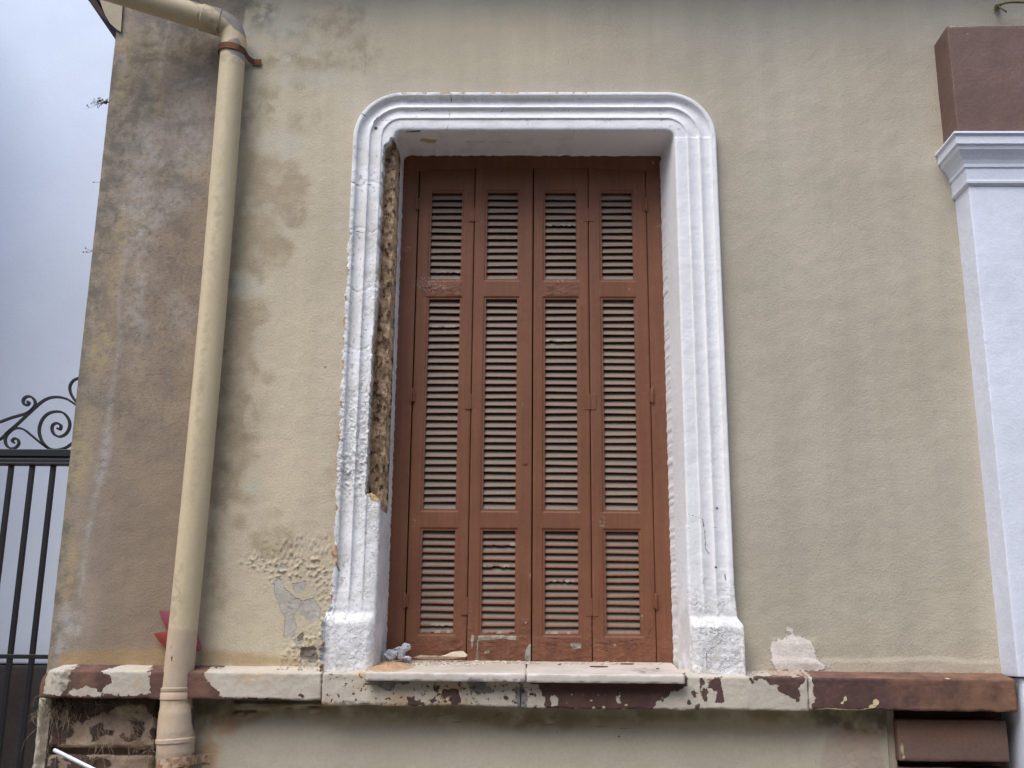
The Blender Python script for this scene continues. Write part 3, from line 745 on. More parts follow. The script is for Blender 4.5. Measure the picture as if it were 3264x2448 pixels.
# ------------------------------------------------------------------ shutters
zsh = lambda py: at(1700, py, WYS)[1]
xsh = lambda px: at(px, 1369, WYS)[0]
GX = [xsh(1309), xsh(1500), xsh(1696.5), xsh(1882), xsh(2078)]
PXs = [(1355.5, 1457), (1543, 1645), (1737, 1840), (1926, 2028.6)]
PZs = [(612, 888, 13), (952, 1624, 29), (1692, 2020, 14)]
LB, LT = zsh(2112), zsh(528)
def attrs_sh(X, Z):
    A = {}
    A['peel'] = np.maximum(polys(X, Z, [[(1260,2030),(2140,2030),(2140,2120),(1260,2120)],[(1345,905),(1470,900),(1470,945),(1350,945)],[(1735,895),(1850,895),(1850,945),(1735,945)],
        [(1480,1930),(1510,1940),(1515,2110),(1480,2110)],[(1870,1930),(1900,1940),(1900,2110),(1870,2110)],[(2060,1960),(2080,1960),(2085,2110),(2055,2110)],[(1650,1980),(1690,1960),(1690,2110),(1650,2110)]], WYS),
        0.01-np.abs(Z-LB)*0.12)
    A['wood'] = polys(X, Z, [[(1524,2026),(1600,2024),(1645,2028),(1645,2040),(1600,2034),(1525,2042)],[(1676,2066),(1692,2047),(1693,2108),(1672,2100)],[(1815,2050),(1852,2049),(1851,2066),(1825,2068)],
        [(1540,2075),(1560,2073),(1560,2080),(1545,2082)],[(1520,2040),(1524,2040),(1524,2100),(1516,2100)],[(1956,2052),(1964,2050),(1960,2062)],[(1672,1980),(1680,1978),(1676,1990)],[(1687,1830),(1691,1828),(1689,1895)],
        [(1502,2020),(1512,2024),(1505,2070),(1500,2060)],[(2043,1960),(2049,1958),(2047,1975)]], WYS)
    A['scuff'] = polys(X, Z, [('e',1370,905,60,26),('l',0.005,[(1360,894),(1470,888)]),('l',0.004,[(1745,894),(1840,888),(1862,920)]),('l',0.003,[(1490,702),(1535,704)]),('l',0.003,[(1850,704),(1898,706)]),
        ('l',0.003,[(1476,1303),(1520,1305)]),('l',0.003,[(1860,1302),(1905,1306)]),('e',1296,795,14,10),('e',2095,720,14,10),('e',1920,1660,10,30),('e',1320,1660,6,24),('l',0.003,[(1995,918),(2030,925)]),
        ('l',0.002,[(1860,1256),(1900,1254)]),('e',1665,1290,4,6)], WYS)
    A['crack'] = polys(X, Z, [('l',0.0012,[(1398,2050),(1500,2046)]),('l',0.0012,[(1400,2070),(1470,2076)]),('l',0.0014,[(1530,2052),(1580,2048),(1612,2060),(1610,2074)]),('l',0.0012,[(1530,2078),(1640,2082)]),
        ('l',0.0014,[(1728,2038),(1780,2036),(1812,2050)]),('l',0.0012,[(1730,2060),(1800,2056)]),('l',0.0014,[(1732,2102),(1790,2106),(1850,2098)]),('l',0.0014,[(1930,2074),(2000,2072),(2018,2058),(2050,2052)]),
        ('l',0.0012,[(1925,2040),(1990,2046),(2048,2036)]),('l',0.0012,[(1650,2020),(1660,2034),(1684,2018)]),('l',0.0010,[(1352,905),(1400,915)]),('l',0.001,[(1440,925),(1470,922)]),('l',0.001,[(1750,915),(1790,922)]),
        ('l',0.001,[(1840,910),(1856,918)]),('l',0.0012,[(2080,2000),(2064,2030),(2078,2040)]),('l',0.001,[(2001,921),(2028,926)]),('l',0.001,[(1330,1950),(1326,2060)])], WYS)
    return A
def leaf_arch(X):      # the head of the leaves is slightly arched
    return -0.0036*((X-GX[2])/0.28)**2*1.0
# fixed frame
fx0, fx1 = OX0-0.004, OX1-0.024
xf = breaks([fx0, GX[0], GX[4], fx1], 0.008)
zf = breaks([LB-0.02, LT-0.012, zsh(480)], 0.008)
def frame_attr(X, Z):
    A = attrs_sh(X, Z)
    A['wood'] = np.maximum(A['wood'], polys(X, Z, [[(2074,512),(2080,510),(2088,524),(2080,522)]], WYS)); return A
field('shutter_frame', xf, zf, lambda X, Z: WYS+0.0006*fbm(X, 0*X, Z, 20, 3), 0.27, M['brown'], H,
      keep=lambda X, Z: ~((X > GX[0]) & (X < GX[4]) & (Z < LT-0.012+leaf_arch(X))), attrs=frame_attr)
ORD = ['left outer shutter leaf with scuffed middle rail', 'left inner shutter leaf with bare grey wood at its foot', 'right inner shutter leaf with flaking bottom rail', 'right outer shutter leaf with sound louvres']
KEY = at(1673, 1474, WYS)
for li in range(4):
    x0, x1 = GX[li]+0.0018, GX[li+1]-0.0018
    if li == 0: x0 += 0.003
    if li == 2: x0 += 0.002
    px0, px1 = xsh(PXs[li][0]), xsh(PXs[li][1])
    zp = [(zsh(b_), zsh(a), n_) for a, b_, n_ in PZs][::-1]
    mo = 0.011
    xs_ = breaks([x0, x0+0.0025, px0-mo, px0-mo+0.0022, px0, px1, px1+mo-0.0022, px1+mo, x1-0.0025, x1], 0.0045)
    zb_ = [LB+0.004]
    for a, b_, n_ in zp: zb_ += [a-mo, a-mo+0.0022, a, b_, b_+mo-0.0022, b_+mo]
    zb_ += [LT]
    zs_ = breaks(zb_, 0.0048)
    yl = WYS+0.003+[0.004, 0.0, 0.0015, 0.002][li]
    def yfun(X, Z):
        y = yl+0.0005*fbm(X, 0*X, Z, 14, 3)
        rnd_ = np.minimum(X-x0, x1-X); y = y+0.0025*sstep(0.003, 0, rnd_)
        for a, b_, n_ in zp:
            d = np.minimum(np.minimum(X-px0, px1-X), np.minimum(Z-a, b_-Z))+mo
            y = y+0.0035*sstep(0.0, 0.0022, d)*(d > 0)
        pe = attrs_sh(X, Z)['peel']
        k = sstep(0.0, 0.012, pe)
        y = y-0.0035*k*np.abs(fbm(X*0.5, 0*X+li, Z*1.5, 34, 4, 0.6))
        return y
    def keepf(X, Z):
        k = np.ones(X.shape, bool)
        for a, b_, n_ in zp: k &= ~((X > px0) & (X < px1) & (Z > a) & (Z < b_))
        return k
    def wp(X, Z):
        return X, np.where(Z > zp[-1][1]+mo, Z+(Z-zp[-1][1]-mo)/(LT-zp[-1][1]-mo)*leaf_arch(X), Z)
    leaf = field('shutter_leaf', xs_, zs_, yfun, yl+0.034, M['brown'], H, keep=keepf, attrs=attrs_sh, warp=wp)
    leaf['label'] = ORD[li]
    # louvre panels
    for pi, (a, b_, n_) in enumerate(zp):
        Vs, Fs, D, Wd, off = [], [], [], [], 0
        pitch = (b_-a)/n_
        nx_ = 20
        for k in range(n_):
            zc = a+(k+0.5)*pitch+random.uniform(-0.0006, 0.0006)
            ang = math.radians(62+random.uniform(-1.5, 1.5)); h = 0.0186; th = 0.0023
            broken = (li, pi, k) in {(0, 0, 0), (0, 0, 1), (1, 0, 12), (1, 0, 9), (2, 0, 7), (2, 1, 23), (0, 1, 25), (2, 2, 8), (0, 2, 1), (1, 0, 0), (2, 0, 0)}
            # section from inner/upper end down to outer lip (rounded)
            sec = []
            for t in np.linspace(1, -1, 9): sec.append((t*h, -th))     # upper-outer face
            for q in np.linspace(-0.5, 0.5, 5)*math.pi: sec.append((-h-th*math.cos(q)*0.9, th*math.sin(q)))
            for t in np.linspace(-1, 1, 5): sec.append((t*h, th))
            sec = np.array(sec)
            xx = np.linspace(px0-0.002, px1+0.002, nx_)
            tilt = random.uniform(-0.0012, 0.0012)
            ns_ = len(sec)
            for ix, x in enumerate(xx):
                dz = tilt*(ix/nx_-0.5)*2
                bow = 0.0
                sv, nv = sec[:, 0], sec[:, 1]
                wn = 0.008*float(fbm(np.array([x*1.0]), np.array([k*7.1+li]), np.array([pi*1.7]), 26, 2)[0])-0.0005
                if broken:
                    cut = 0.004*max(0, fbm(np.array([x*1.0]), np.array([k*3.1]), np.array([li*1.7]), 55, 3)[0])
                    sv = np.where(sv < -h*0.6, sv+cut*2.2, sv)
                # local: s axis runs up and inward
                yy = yl+0.019+sv*math.cos(ang)+nv*math.sin(ang)
                zz_ = zc+sv*math.sin(ang)-nv*math.cos(ang)*-1*-1+dz
                for j in range(ns_):
                    Vs.append((x, yy[j], zz_[j])); D.append(0.004*(sv[j]/h+[0.70, 1.05, 1.15][pi]) if j < 10 else -0.01); Wd.append(wn if (broken and sv[j] < -h*0.1 and j < 14) else -0.01)
            for ix in range(nx_-1):
                for j in range(ns_):
                    j2 = (j+1) % ns_
                    Fs.append((off+ix*ns_+j, off+ix*ns_+j2, off+(ix+1)*ns_+j2, off+(ix+1)*ns_+j))
            off += nx_*ns_
        npmesh('louvre_panel', Vs, Fs, {'dust': D, 'wood': Wd}, M['slat'], leaf)
# hinges
def add_hinge_pin(px, py0, py1, parent):
    p = at(px, (py0+py1)/2, WYS-0.006); z0 = at(px, py1, WYS)[1]; z1 = at(px, py0, WYS)[1]
    b = MB(); y = WYS-0.005; zm = (z0+z1)/2
    pts = [(z0, 0.002), (z0+0.003, 0.0055), (z0+0.006, 0.0062), (zm-0.001, 0.0062), (zm-0.001, 0.0045), (zm+0.001, 0.0045), (zm+0.001, 0.0062), (z1-0.006, 0.0062), (z1-0.003, 0.0055), (z1, 0.002)]
    b.tube([(p[0], y, z) for z, r in pts], [r for z, r in pts], 14)
    b.box(p[0]-0.012, p[0]+0.014, WYS-0.0012, WYS+0.002, z0+0.008, z1-0.006)
    return b.build('hinge', M['brown'], parent, smooth=True)
leaves = [o for o in COL.objects if o.name.startswith('shutter_leaf')]
leaves.sort(key=lambda o: min(v.co.x for v in o.data.vertices))
for x, a, b_ in ((1328, 628, 672), (1312, 1236, 1284), (1289, 1888, 1940)): add_hinge_pin(GX and x+0.0, a, b_, leaves[0])
for x, a, b_ in ((2060, 630, 676), (2080, 1236, 1286), (2092, 1890, 1944)): add_hinge_pin(x, a, b_, leaves[3])
def add_leaf_hinge(gx, py0, py1, parent, s):
    b = MB(); z0, z1 = zsh(py1), zsh(py0)
    for sgn in (-1, 1):
        x0, x1 = (gx-0.027, gx-0.0025) if sgn < 0 else (gx+0.0025, gx+0.027)
        b.box(x0, x1, WYS+0.0022, WYS+0.006, z0, z1)
        for zz in (z0+0.012, z1-0.012):
            b.tube([(gx+sgn*0.016, WYS+0.0025, zz), (gx+sgn*0.016, WYS+0.0012, zz)], 0.0026, 8)
    b.tube([(gx, WYS+0.002, z0), (gx, WYS+0.002, z1)], 0.0028, 8)
    return b.build('hinge', M['brown'], parent, bevel=0.0006)
for a, b_ in ((662, 705), (1256, 1304), (1905, 1962)):
    add_leaf_hinge(GX[1], a, b_, leaves[1], 0); add_leaf_hinge(GX[3], a, b_, leaves[2], 0)
b = MB()
kx, kz = KEY
b.tube([(kx, WYS+0.004, kz), (kx, WYS-0.0005, kz)], 0.0105, 20); b.tube([(kx, WYS-0.0005, kz), (kx, WYS-0.002, kz)], 0.005, 14)
b.build('keyhole_cover', M['brown'], leaves[1], smooth=True)

# ------------------------------------------------------------------ stone string course
LY = -0.12
zl_t = 1.5095
def ledge_attr(X, Z):
    A = {}
    br = polys(X, Z, [[(60,2060),(712,2060),(690,2130),(654,2125),(655,2172),(699,2204),(706,2222),(860,2228),(1024,2240),(1024,2262),(60,2262)]], LY)
    for h in ([(145,2130),(165,2118),(200,2114),(226,2128),(222,2170),(205,2204),(195,2216),(132,2210)],
              [(326,2138),(347,2126),(382,2112),(411,2118),(452,2118),(470,2135),(484,2147),(473,2182),(482,2212),(391,2219),(320,2208),(353,2176),(345,2156)],
              [(222,2196),(290,2188),(330,2208),(320,2222),(215,2214)]):
        br = np.minimum(br, -sdf(X, Z, PP(h, LY)))
    p2 = polys(X, Z, [[(1298,2221),(1318,2219),(1330,2234),(1355,2238),(1352,2250),(1298,2250)],[(1381,2185),(1399,2190),(1395,2213),(1384,2208)],[(1403,2192),(1425,2196),(1445,2190),(1468,2194),(1464,2242),(1442,2252),
        (1437,2217),(1428,2216),(1420,2243),(1410,2236),(1416,2212)],[(1368,2228),(1388,2222),(1392,2236),(1376,2240)],
        [(1717,2185),(1690,2175),(1690,2150),(2190,2150),(2190,2188),(2147,2206),(2128,2222),(2093,2236),(2075,2268),(1753,2268),(1731,2252),(1739,2221),(1722,2206)],
        ('e',1700,2212,8,6),('e',1706,2258,6,7),('e',1610,2222,5,7),('e',1668,2200,4,4),('e',2196,2238,7,8),('e',2216,2210,8,10),('e',2226,2252,8,8),
        [(2255,2165),(2299,2158),(2300,2190),(2308,2206),(2304,2244),(2280,2237),(2286,2206),(2262,2192)],[(2231,2165),(2242,2170),(2246,2190),(2262,2210),(2246,2240),(2238,2214),(2222,2206),(2236,2196)],
        [(2400,2155),(2564,2155),(2569,2175),(2549,2194),(2545,2240),(2525,2223),(2487,2213),(2480,2180),(2450,2182),(2440,2168),(2410,2165)],('e',2396,2166,8,8),
        [(2590,2060),(3300,2060),(3300,2300),(2590,2300)],('e',960,2217,7,5),('e',930,2153,5,4),('l',0.004,[(1720,2265),(2100,2266)])], LY)
    for h in ([(1753,2224),(1768,2213),(1786,2236),(1774,2250),(1756,2252)],[(1962,2216),(1974,2212),(1974,2248),(1964,2236)],[(2574,2262),(2600,2236),(2590,2200),(2574,2180)]):
        p2 = np.minimum(p2, -sdf(X, Z, PP(h, LY)))
    A['brown'] = np.maximum(br, p2)
    A['chip'] = polys(X, Z, [('e',1823,2214,3,2),('e',1858,2213,4,2),('e',1906,2216,4,3),('e',1930,2216,3,2),('e',1884,2233,5,4),('e',1892,2256,6,5),('e',1924,2255,7,5),('e',1996,2247,5,4),('e',1836,2258,4,3),('e',1806,2240,4,3),
        ('e',1990,2262,8,4),('e',2694,2226,5,10),('e',2684,2240,5,5),('e',2792,2238,10,10),('e',2780,2250,8,5),('l',0.003,[(2600,2262),(2640,2258),(2700,2262),(2740,2264),(2790,2252)]),('e',3022,2163,7,1.5),('e',2614,2168,5,1.5),
        ('e',2646,2168,5,1.5)], LY)
    A['cement'] = polys(X, Z, [[(1165,2166),(1300,2166),(1305,2178),(1262,2184),(1250,2202),(1225,2198),(1200,2184),(1165,2178)],[(1492,2170),(1540,2166),(1555,2186),(1578,2204),(1560,2212),(1500,2206)],
        [(1648,2192),(1664,2188),(1680,2212),(1678,2250),(1662,2262),(1640,2240)]], LY)
    A['pit'] = polys(X, Z, [[(1030,2130),(1700,2160),(1700,2270),(1030,2250)]], LY)
    A['warm'] = polys(X, Z, [('e',1170,2200,30,60),('e',1150,2150,20,20),('e',1040,2235,20,20),('e',440,2180,10,60),('e',1440,2215,60,50),('e',1290,2230,60,24),('e',840,2160,60,14)], LY)
    A['orange'] = polys(X, Z, [[(2820,2060),(3300,2060),(3300,2300),(2860,2300)],('e',265,2160,30,40),('e',125,2170,20,60),('e',640,2180,40,60),('e',490,2170,14,40)], LY)
    A['orange'] = np.maximum(A['orange'], np.where((Z > 1.487) & (X > 0.95), 0.12, -1))
    A['grime'] = polys(X, Z, [('l',0.006,[(640,2222),(1020,2236),(1300,2244),(1700,2262),(2300,2262)]),('l',0.004,[(1024,2120),(1026,2250)]),('l',0.004,[(2576,2150),(2578,2260)]),('e',210,2165,50,40)], LY)
    return A
JX = [at(118, 2170, LY)[0], at(1025, 2190, LY)[0], at(1660, 2190, LY)[0], at(2577, 2200, LY)[0], at(3240, 2200, LY)[0]]
zlb = [at(500, 2228, LY)[1], at(1340, 2250, LY)[1], at(2100, 2262, LY)[1], at(2900, 2266, LY)[1]]
for i in range(4):
    def dfm(V, i=i):
        # eroded lower arris
        lo = (V[:, 2] < zlb[i]+0.03) & (V[:, 1] < LY+0.05)
        V[:, 2] += np.where(lo, 0.006*np.clip(fbm(V[:, 0], 0*V[:, 0]+i, 0*V[:, 0], 5, 4, 0.6), -0.2, 1)*sstep(0.03, 0.0, V[:, 2]-zlb[i]), 0)
        if i == 0:   # rounded, worn left end
            t = np.clip((V[:, 0]-JX[0])/0.09, 0, 1)
            top = sstep(1.42, 1.51, V[:, 2])
            V[:, 0] += (1-t)*0.045*top*top*(1-t)
            V[:, 1] += np.where(V[:, 1] < 0, (1-t)**2*0.03, 0)
        return V
    o = rbox('ledge_block', JX[i]+(0.001 if i else 0), JX[i+1]-0.001, LY, 0.13, zlb[i], zl_t, 0.007, 0.0045, 0.0016, M['stone'], H, attrs=ledge_attr, ns=16, slope=0.0, edge_amp=0.004,
         deform=lambda V, i=i: dfm(np.stack([V[:, 0], V[:, 1], V[:, 2]-sstep(1.44, 1.505, V[:, 2])*np.clip(-V[:, 1]/0.12, 0, 1)*0.0225], 1)))
    o['label'] = ['stone ledge block left of the window with brown paint mostly flaked off', 'cream pitted stone ledge block under the left marble slab', 'stone ledge block with dark brown paint under the right marble slab', 'fully brown painted ledge block below the bare olive wall'][i]

# marble slabs
def marble_attr(X, Z):
    return {'grime': np.maximum(polys(X, Z, [('l',0.012,[(1500,2170),(1676,2172)]),('l',0.006,[(1690,2178),(2183,2182)]),('e',2070,2140,40,8)], -0.165), 0.0-np.abs(Z-1.462)),
            'dust': polys(X, Z, [[(1166,2090),(1500,2090),(1700,2115),(1700,2122),(1400,2130),(1166,2140)],[(1700,2100),(2200,2100),(2200,2118),(1700,2116)]], -0.05)}
MZ0, MZ1 = 1.494, 1.536
def mslope(V):
    V = V.copy(); V[:, 2] -= (0.21-V[:, 1])/(0.375)*(MZ1-MZ0); return V
MXa, MXb, MXc = at(1166, 2150, -0.165)[0], at(1677.5, 2150, -0.165)[0], at(2183, 2160, -0.165)[0]
for i, (a, b_) in enumerate(((MXa, MXb-0.0025), (MXb+0.0015, MXc))):
    def md(V, i=i, a=a, b_=b_):
        V = mslope(V)
        V[:, 2] += (0.0 if i == 0 else -0.001)
        # slab tapers back between the splayed reveals
        return V
    o = rbox('marble_slab', a, b_, -0.165, 0.22, MZ1-0.034, MZ1, 0.008, 0.004, 0.0005, M['marble'], H, attrs=marble_attr, ns=14, edge_amp=0.003, deform=md)
    o['label'] = ['left marble sill slab strewn with sand and crumbs', 'right marble sill slab with a few paint chips'][i]

# ------------------------------------------------------------------ plinth wall below the ledge
PY = -0.008
xL, xQ0, xQ1 = at(122, 2300, PY)[0], at(166, 2300, PY)[0], at(500, 2300, PY)[0]
xR0, xR1 = at(2828, 2350, PY)[0], at(3245, 2350, PY)[0]
def plinth_attr(X, Z):
    A = {}
    A['undershade'] = polys(X, Z, [[(610,2215),(1100,2235),(1700,2262),(2840,2270),(2840,2300),(2560,2300),(2300,2285),(2050,2300),(1850,2310),(1700,2330),(1500,2300),(1200,2290),(900,2275),(700,2330),(620,2330)]], PY)  # olive band paints the dark fade of the ledge's undershadow
    A['rustw'] = polys(X, Z, [[(690,2290),(750,2310),(745,2335),(715,2345),(700,2400),(670,2500),(630,2500),(640,2380)],('e',2740,2350,60,40)], PY)
    A['grime'] = polys(X, Z, [[(2580,2262),(2830,2262),(2820,2350),(2700,2330),(2600,2310)],[(610,2215),(760,2225),(640,2290),(612,2300)],[(118,2240),(165,2240),(170,2460),(100,2460)]], PY)
    A['pinkp'] = polys(X, Z, [[(2640,2330),(2800,2340),(2830,2500),(2600,2500)]], PY)
    A['brown'] = np.full(X.shape, -1.0)
    A['crack'] = polys(X, Z, [('l',0.0013,[(1408,2280),(1440,2302),(1500,2300),(1560,2290),(1610,2265),(1640,2285),(1700,2306),(1765,2310),(1780,2340)]),('l',0.0013,[(1880,2335),(1900,2316),(1990,2322),(2080,2326)]),
        ('l',0.0013,[(1300,2270),(1360,2285),(1408,2280)]),('l',0.0016,[(840,2264),(950,2254),(1060,2250)]),('l',0.0022,[(2829,2270),(2832,2360),(2840,2450)]),('e',1973,2348,5,4),('e',1996,2354,3,3)], PY)
    return A
def plinth_y(X, Z):
    y = PY+0.0025*fbm(X, 0*X, Z, 2, 3)+0.001*fbm(X, 0*X+4, Z, 18, 3)
    # plaster lips left under the ledge
    lip = polys(X, Z, [[(745,2238),(1060,2240),(1060,2250),(960,2252),(850,2264),(750,2262)],[(742,2270),(785,2265),(782,2296),(745,2290)],[(985,2254),(1026,2252),(1025,2266),(985,2270)],[(785,2266),(820,2268),(800,2286),(784,2292)]], PY)
    y -= 0.014*sstep(-0.001, 0.004, lip+0.003*fbm(X, 0*X, Z, 40, 3))
    sc = sstep(0.0, 0.03, polys(X, Z, [[(2660,2370),(2800,2330),(2830,2450),(2640,2480)]], PY))
    y -= sc*0.004*np.abs(np.sin((X*0.8+Z*1.1)*160+4*fbm(X, 0*X, Z, 9, 2)))*(0.5+fbm(X, 0*X, Z, 30, 2))
    return y
field('plinth_wall', breaks([at(505, 2300, PY)[0], xR0], 0.007), np.concatenate([breaks([0.0, 1.0], 0.08)[:-1], breaks([1.0, 1.40], 0.006)]), plinth_y, 0.1, M['plinth'], H, attrs=plinth_attr)
field('corner_strip', breaks([xL, xQ0], 0.006), np.concatenate([breaks([0.0, 1.0], 0.08)[:-1], breaks([1.0, 1.40], 0.006)]),
      lambda X, Z: -0.035+0.005*fbm(X, 0*X, Z, 16, 4)+0.02*sstep(0.02, 0.0, X-xL), 0.12, M['plinth'], H, attrs=plinth_attr,
      warp=lambda X, Z: (X+np.where(X < xL+0.02, 0.008*fbm(0*X, 0*X, Z, 9, 4), 0), Z))
b = MB(); b.box(xQ0-0.005, at(506, 2300, PY)[0]+0.01, 0.012, 0.11, 0.0, 1.42); b.build('groove_backing', M['stonedark'], H)
def q_attr(X, Z):
    Yq = -0.03
    X = X+0.02*fbm(X, 0*X+3, Z, 14, 3); Z = Z+0.02*fbm(X, 0*X+8, Z, 14, 3)
    br = polys(X, Z, [[(160,2200),(520,2200),(520,2270),(500,2285),(470,2262),(455,2248),(420,2252),(375,2258),(350,2272),(310,2280),(290,2300),(240,2300),(222,2330),(215,2362),(165,2380)],  # band along the top paints the shade under the ledge; the rest is brown
        ('e',310,2330,24,26),('e',432,2300,26,20),('e',430,2330,22,30),('e',408,2345,14,16),('e',486,2346,8,10),('e',345,2336,14,10),[(160,2410),(350,2410),(345,2500),(160,2500)]], Yq)
    br = np.minimum(br, -polys(X, Z, [('e',418,2315,10,30),('e',200,2440,14,24),('e',225,2430,8,16)], Yq))
    return {'brown': br, 'pale': polys(X, Z, [('e',420,2270,50,20),('e',250,2380,80,14)], Yq)}
for (a, b_) in ((2238, 2384), (2408, 2560), (2584, 2730), (2754, 2900), (2924, 3070)):
    z1, z0 = at(330, a, -0.03)[1], at(330, b_, -0.03)[1]
    if a == 2238: z1 = 1.40
    rbox('quoin_stone', xQ0+0.002, at(503, 2300, PY)[0], -0.03, 0.05, z0, z1, 0.008, 0.009, 0.004, M['stonedark'], H, attrs=q_attr, ns=14, edge_amp=0.012)
b = MB(); b.box(xR0+0.002, at(2856, 2350, PY)[0], -0.004, 0.1, 0, 1.40); b.build('plinth_margin', M['cove'], H, bevel=0.003)
b = MB(); b.box(at(2856, 2350, PY)[0]+0.001, xR1+0.12, 0.085, 0.11, 0, 1.40); b.build('recess_backing', M['brownblock'], H)
def bb_attr(X, Z):
    return {'chip': polys(X, Z, [('e',2872,2350,4,4),('e',2875,2385,5,20),('e',2880,2412,5,8),('l',0.002,[(2900,2426),(3000,2428)])], -0.05), 'orange': polys(X, Z, [('e',3000,2330,100,20)], -0.05)}
for k, (a, b_) in enumerate(((2294, 2428), (2450, 2590), (2612, 2750), (2772, 2900))):
    z1, z0 = at(3040, a, -0.05)[1], at(3040, b_, -0.05)[1]
    rbox('brown_block', at(2862, 2350, -0.05)[0], at(3214, 2350, -0.05)[0], -0.05, 0.06, z0, z1, 0.01, 0.006, 0.0015, M['brownblock'], H, attrs=bb_attr, ns=10, edge_amp=0.003)

# ------------------------------------------------------------------ pilaster at the right
PF = -0.155
xpf = XP
zpb = 1.50
zcb = at(3085, 572, PF)[1]; 
pil = MB(); pil.box(xpf, xpf+0.95, PF, 0.1, zpb, at(3085, 420, PF)[1])
po = rbox('pilaster', xpf, xpf+0.95, PF, 0.1, zpb-0.003, at(3085, 425, PF)[1], 0.012, 0.004, 0.0012, M['bluewhite'], H, ns=9)
rbox('pilaster_foot', xR1-0.02, xR1+0.97, -0.14, 0.1, 0.0, zpb-0.008, 0.03, 0.008, 0.0015, M['bluewhite'], H, ns=9)
ztop = at(3018.5, 82, PF-0.005)[1]; zcap_t = at(3046, 423, -0.21)[1]
xtb = at(3018.5, 82, PF-0.005)[0]
rbox('lintel_block', xtb, xpf+0.95, PF-0.005, 0.1, zcap_t-0.02, ztop, 0.012, 0.004, 0.0015, M['brownblock'], H, attrs=lambda X, Z: {'chip': polys(X, Z, [('l',0.0022,[(3022,86),(3300,92)]),('l',0.0010,[(3030,110),(3060,120),(3090,104)]),('e',3225,275,4,3),('e',3224,292,4,3),('e',3005,270,2,2)], PF), 'orange': np.full(X.shape, -1.0)}, ns=12)
# capital: profile swept round the left return and the front
zc = lambda py: at(3070, py, -0.19)[1]
cp = [(0.070, zcap_t), (0.072, zc(436)-0.0), (0.062, zc(440)), (0.062, zc(466)), (0.054, zc(470)), (0.050, zc(480)), (0.036, zc(492)), (0.024, zc(505)), (0.018, zc(516)), (0.018, zc(526)), (0.012, zc(530)), (0.010, zc(565)), (0.014, zc(569)), (0.013, zc(576)), (0.006, zc(581)), (-0.004, zc(583))]
b = MB(); V = []; 
for p, z in cp:
    V += [(xpf-p, 0.02, z), (xpf-p, PF-p, z), (xpf+0.95, PF-p, z)]
F = []
for i in range(len(cp)-1):
    for j in range(2): F.append((i*3+j, i*3+j+1, (i+1)*3+j+1, (i+1)*3+j))
n0 = len(V); V += [(xpf, 0.02, zcap_t), (xpf, PF, zcap_t), (xpf+0.95, PF, zcap_t)]
for j in range(2): F.append((n0+j, n0+j+1, j+1, j))
b.add(V, F); b.build('capital', M['bluewhite'], H)

# ------------------------------------------------------------------ bent bracket near the top right
b = MB()
ps = [at3(x, y, yy) for x, y, yy in ((3180,22,-0.02),(3186,16,-0.06),(3196,11,-0.08),(3215,7,-0.09),(3240,6,-0.09),(3300,8,-0.09),(3420,10,-0.09))]
b.tube(spline(ps, 5), 0.0065, 10)
b.tube([at3(3184, 18, -0.06), at3(3190, 26, -0.07), at3(3200, 32, -0.07), at3(3208, 38, -0.06)], 0.004, 8)
b.tube([at3(3178, 22, 0.0), at3(3180, 22, -0.03)], 0.013, 10)
tag(b.build('wire_bracket', M['hook'], None, smooth=True), 'thin bent metal bracket on the wall above the brown lintel block', 'bracket')

# ------------------------------------------------------------------ drainpipe
dp = empty('drainpipe', (at(560, 2400, -0.1)[0], -0.1, 0), 'cream painted drainpipe with an elbow and rusty strap running down the facade', 'drainpipe')
YP_ = -0.085
def polyd_attr(V, f):
    return f(V[:, 0], V[:, 2])
def pipe_attr(X, Z):
    Yq = YP_-0.05
    A = {}
    A['pink'] = polys(X, Z, [[(480,1990),(560,2000),(590,2003),(620,2008),(650,2020),(650,2600),(450,2600)]], Yq)
    A['greyp'] = np.maximum(polys(X, Z, [[(520,-60),(560,10),(640,38),(660,24),(700,50),(745,88),(780,112),(776,160),(760,120),(730,130),(722,150),(740,175),(790,180),(800,60),(700,-40)]], Yq), -1)
    A['greyp'] = np.maximum(A['greyp'], polys(X, Z, [('l',0.003,[(645,45),(642,100)]),('l',0.002,[(700,50),(692,110)])], Yq))
    A['soot'] = polys(X, Z, [('l',0.02,[(500,2185),(640,2185)]),('l',0.03,[(500,2245),(640,2245)]),('l',0.02,[(500,2400),(640,2400)]),('l',0.02,[(690,185),(800,185)]),('e',680,60,30,50),('e',640,1250,10,200),('e',690,700,8,160),('e',560,1900,20,80)], Yq)
    A['lump'] = polys(X, Z, [[(480,2080),(650,2080),(650,2500),(450,2500)]], Yq)*0.5
    A['rust'] = polys(X, Z, [[(505,2425),(620,2400),(640,2440),(640,2500),(500,2500)]], Yq)
    A['crack'] = polys(X, Z, [('l',0.002,[(547,2055),(546,2072)]),('l',0.004,[(548,2090),(551,2108)]),('l',0.002,[(600,2236),(604,2300),(608,2340)]),('l',0.0025,[(615,2120),(612,2200)])], Yq)
    return A
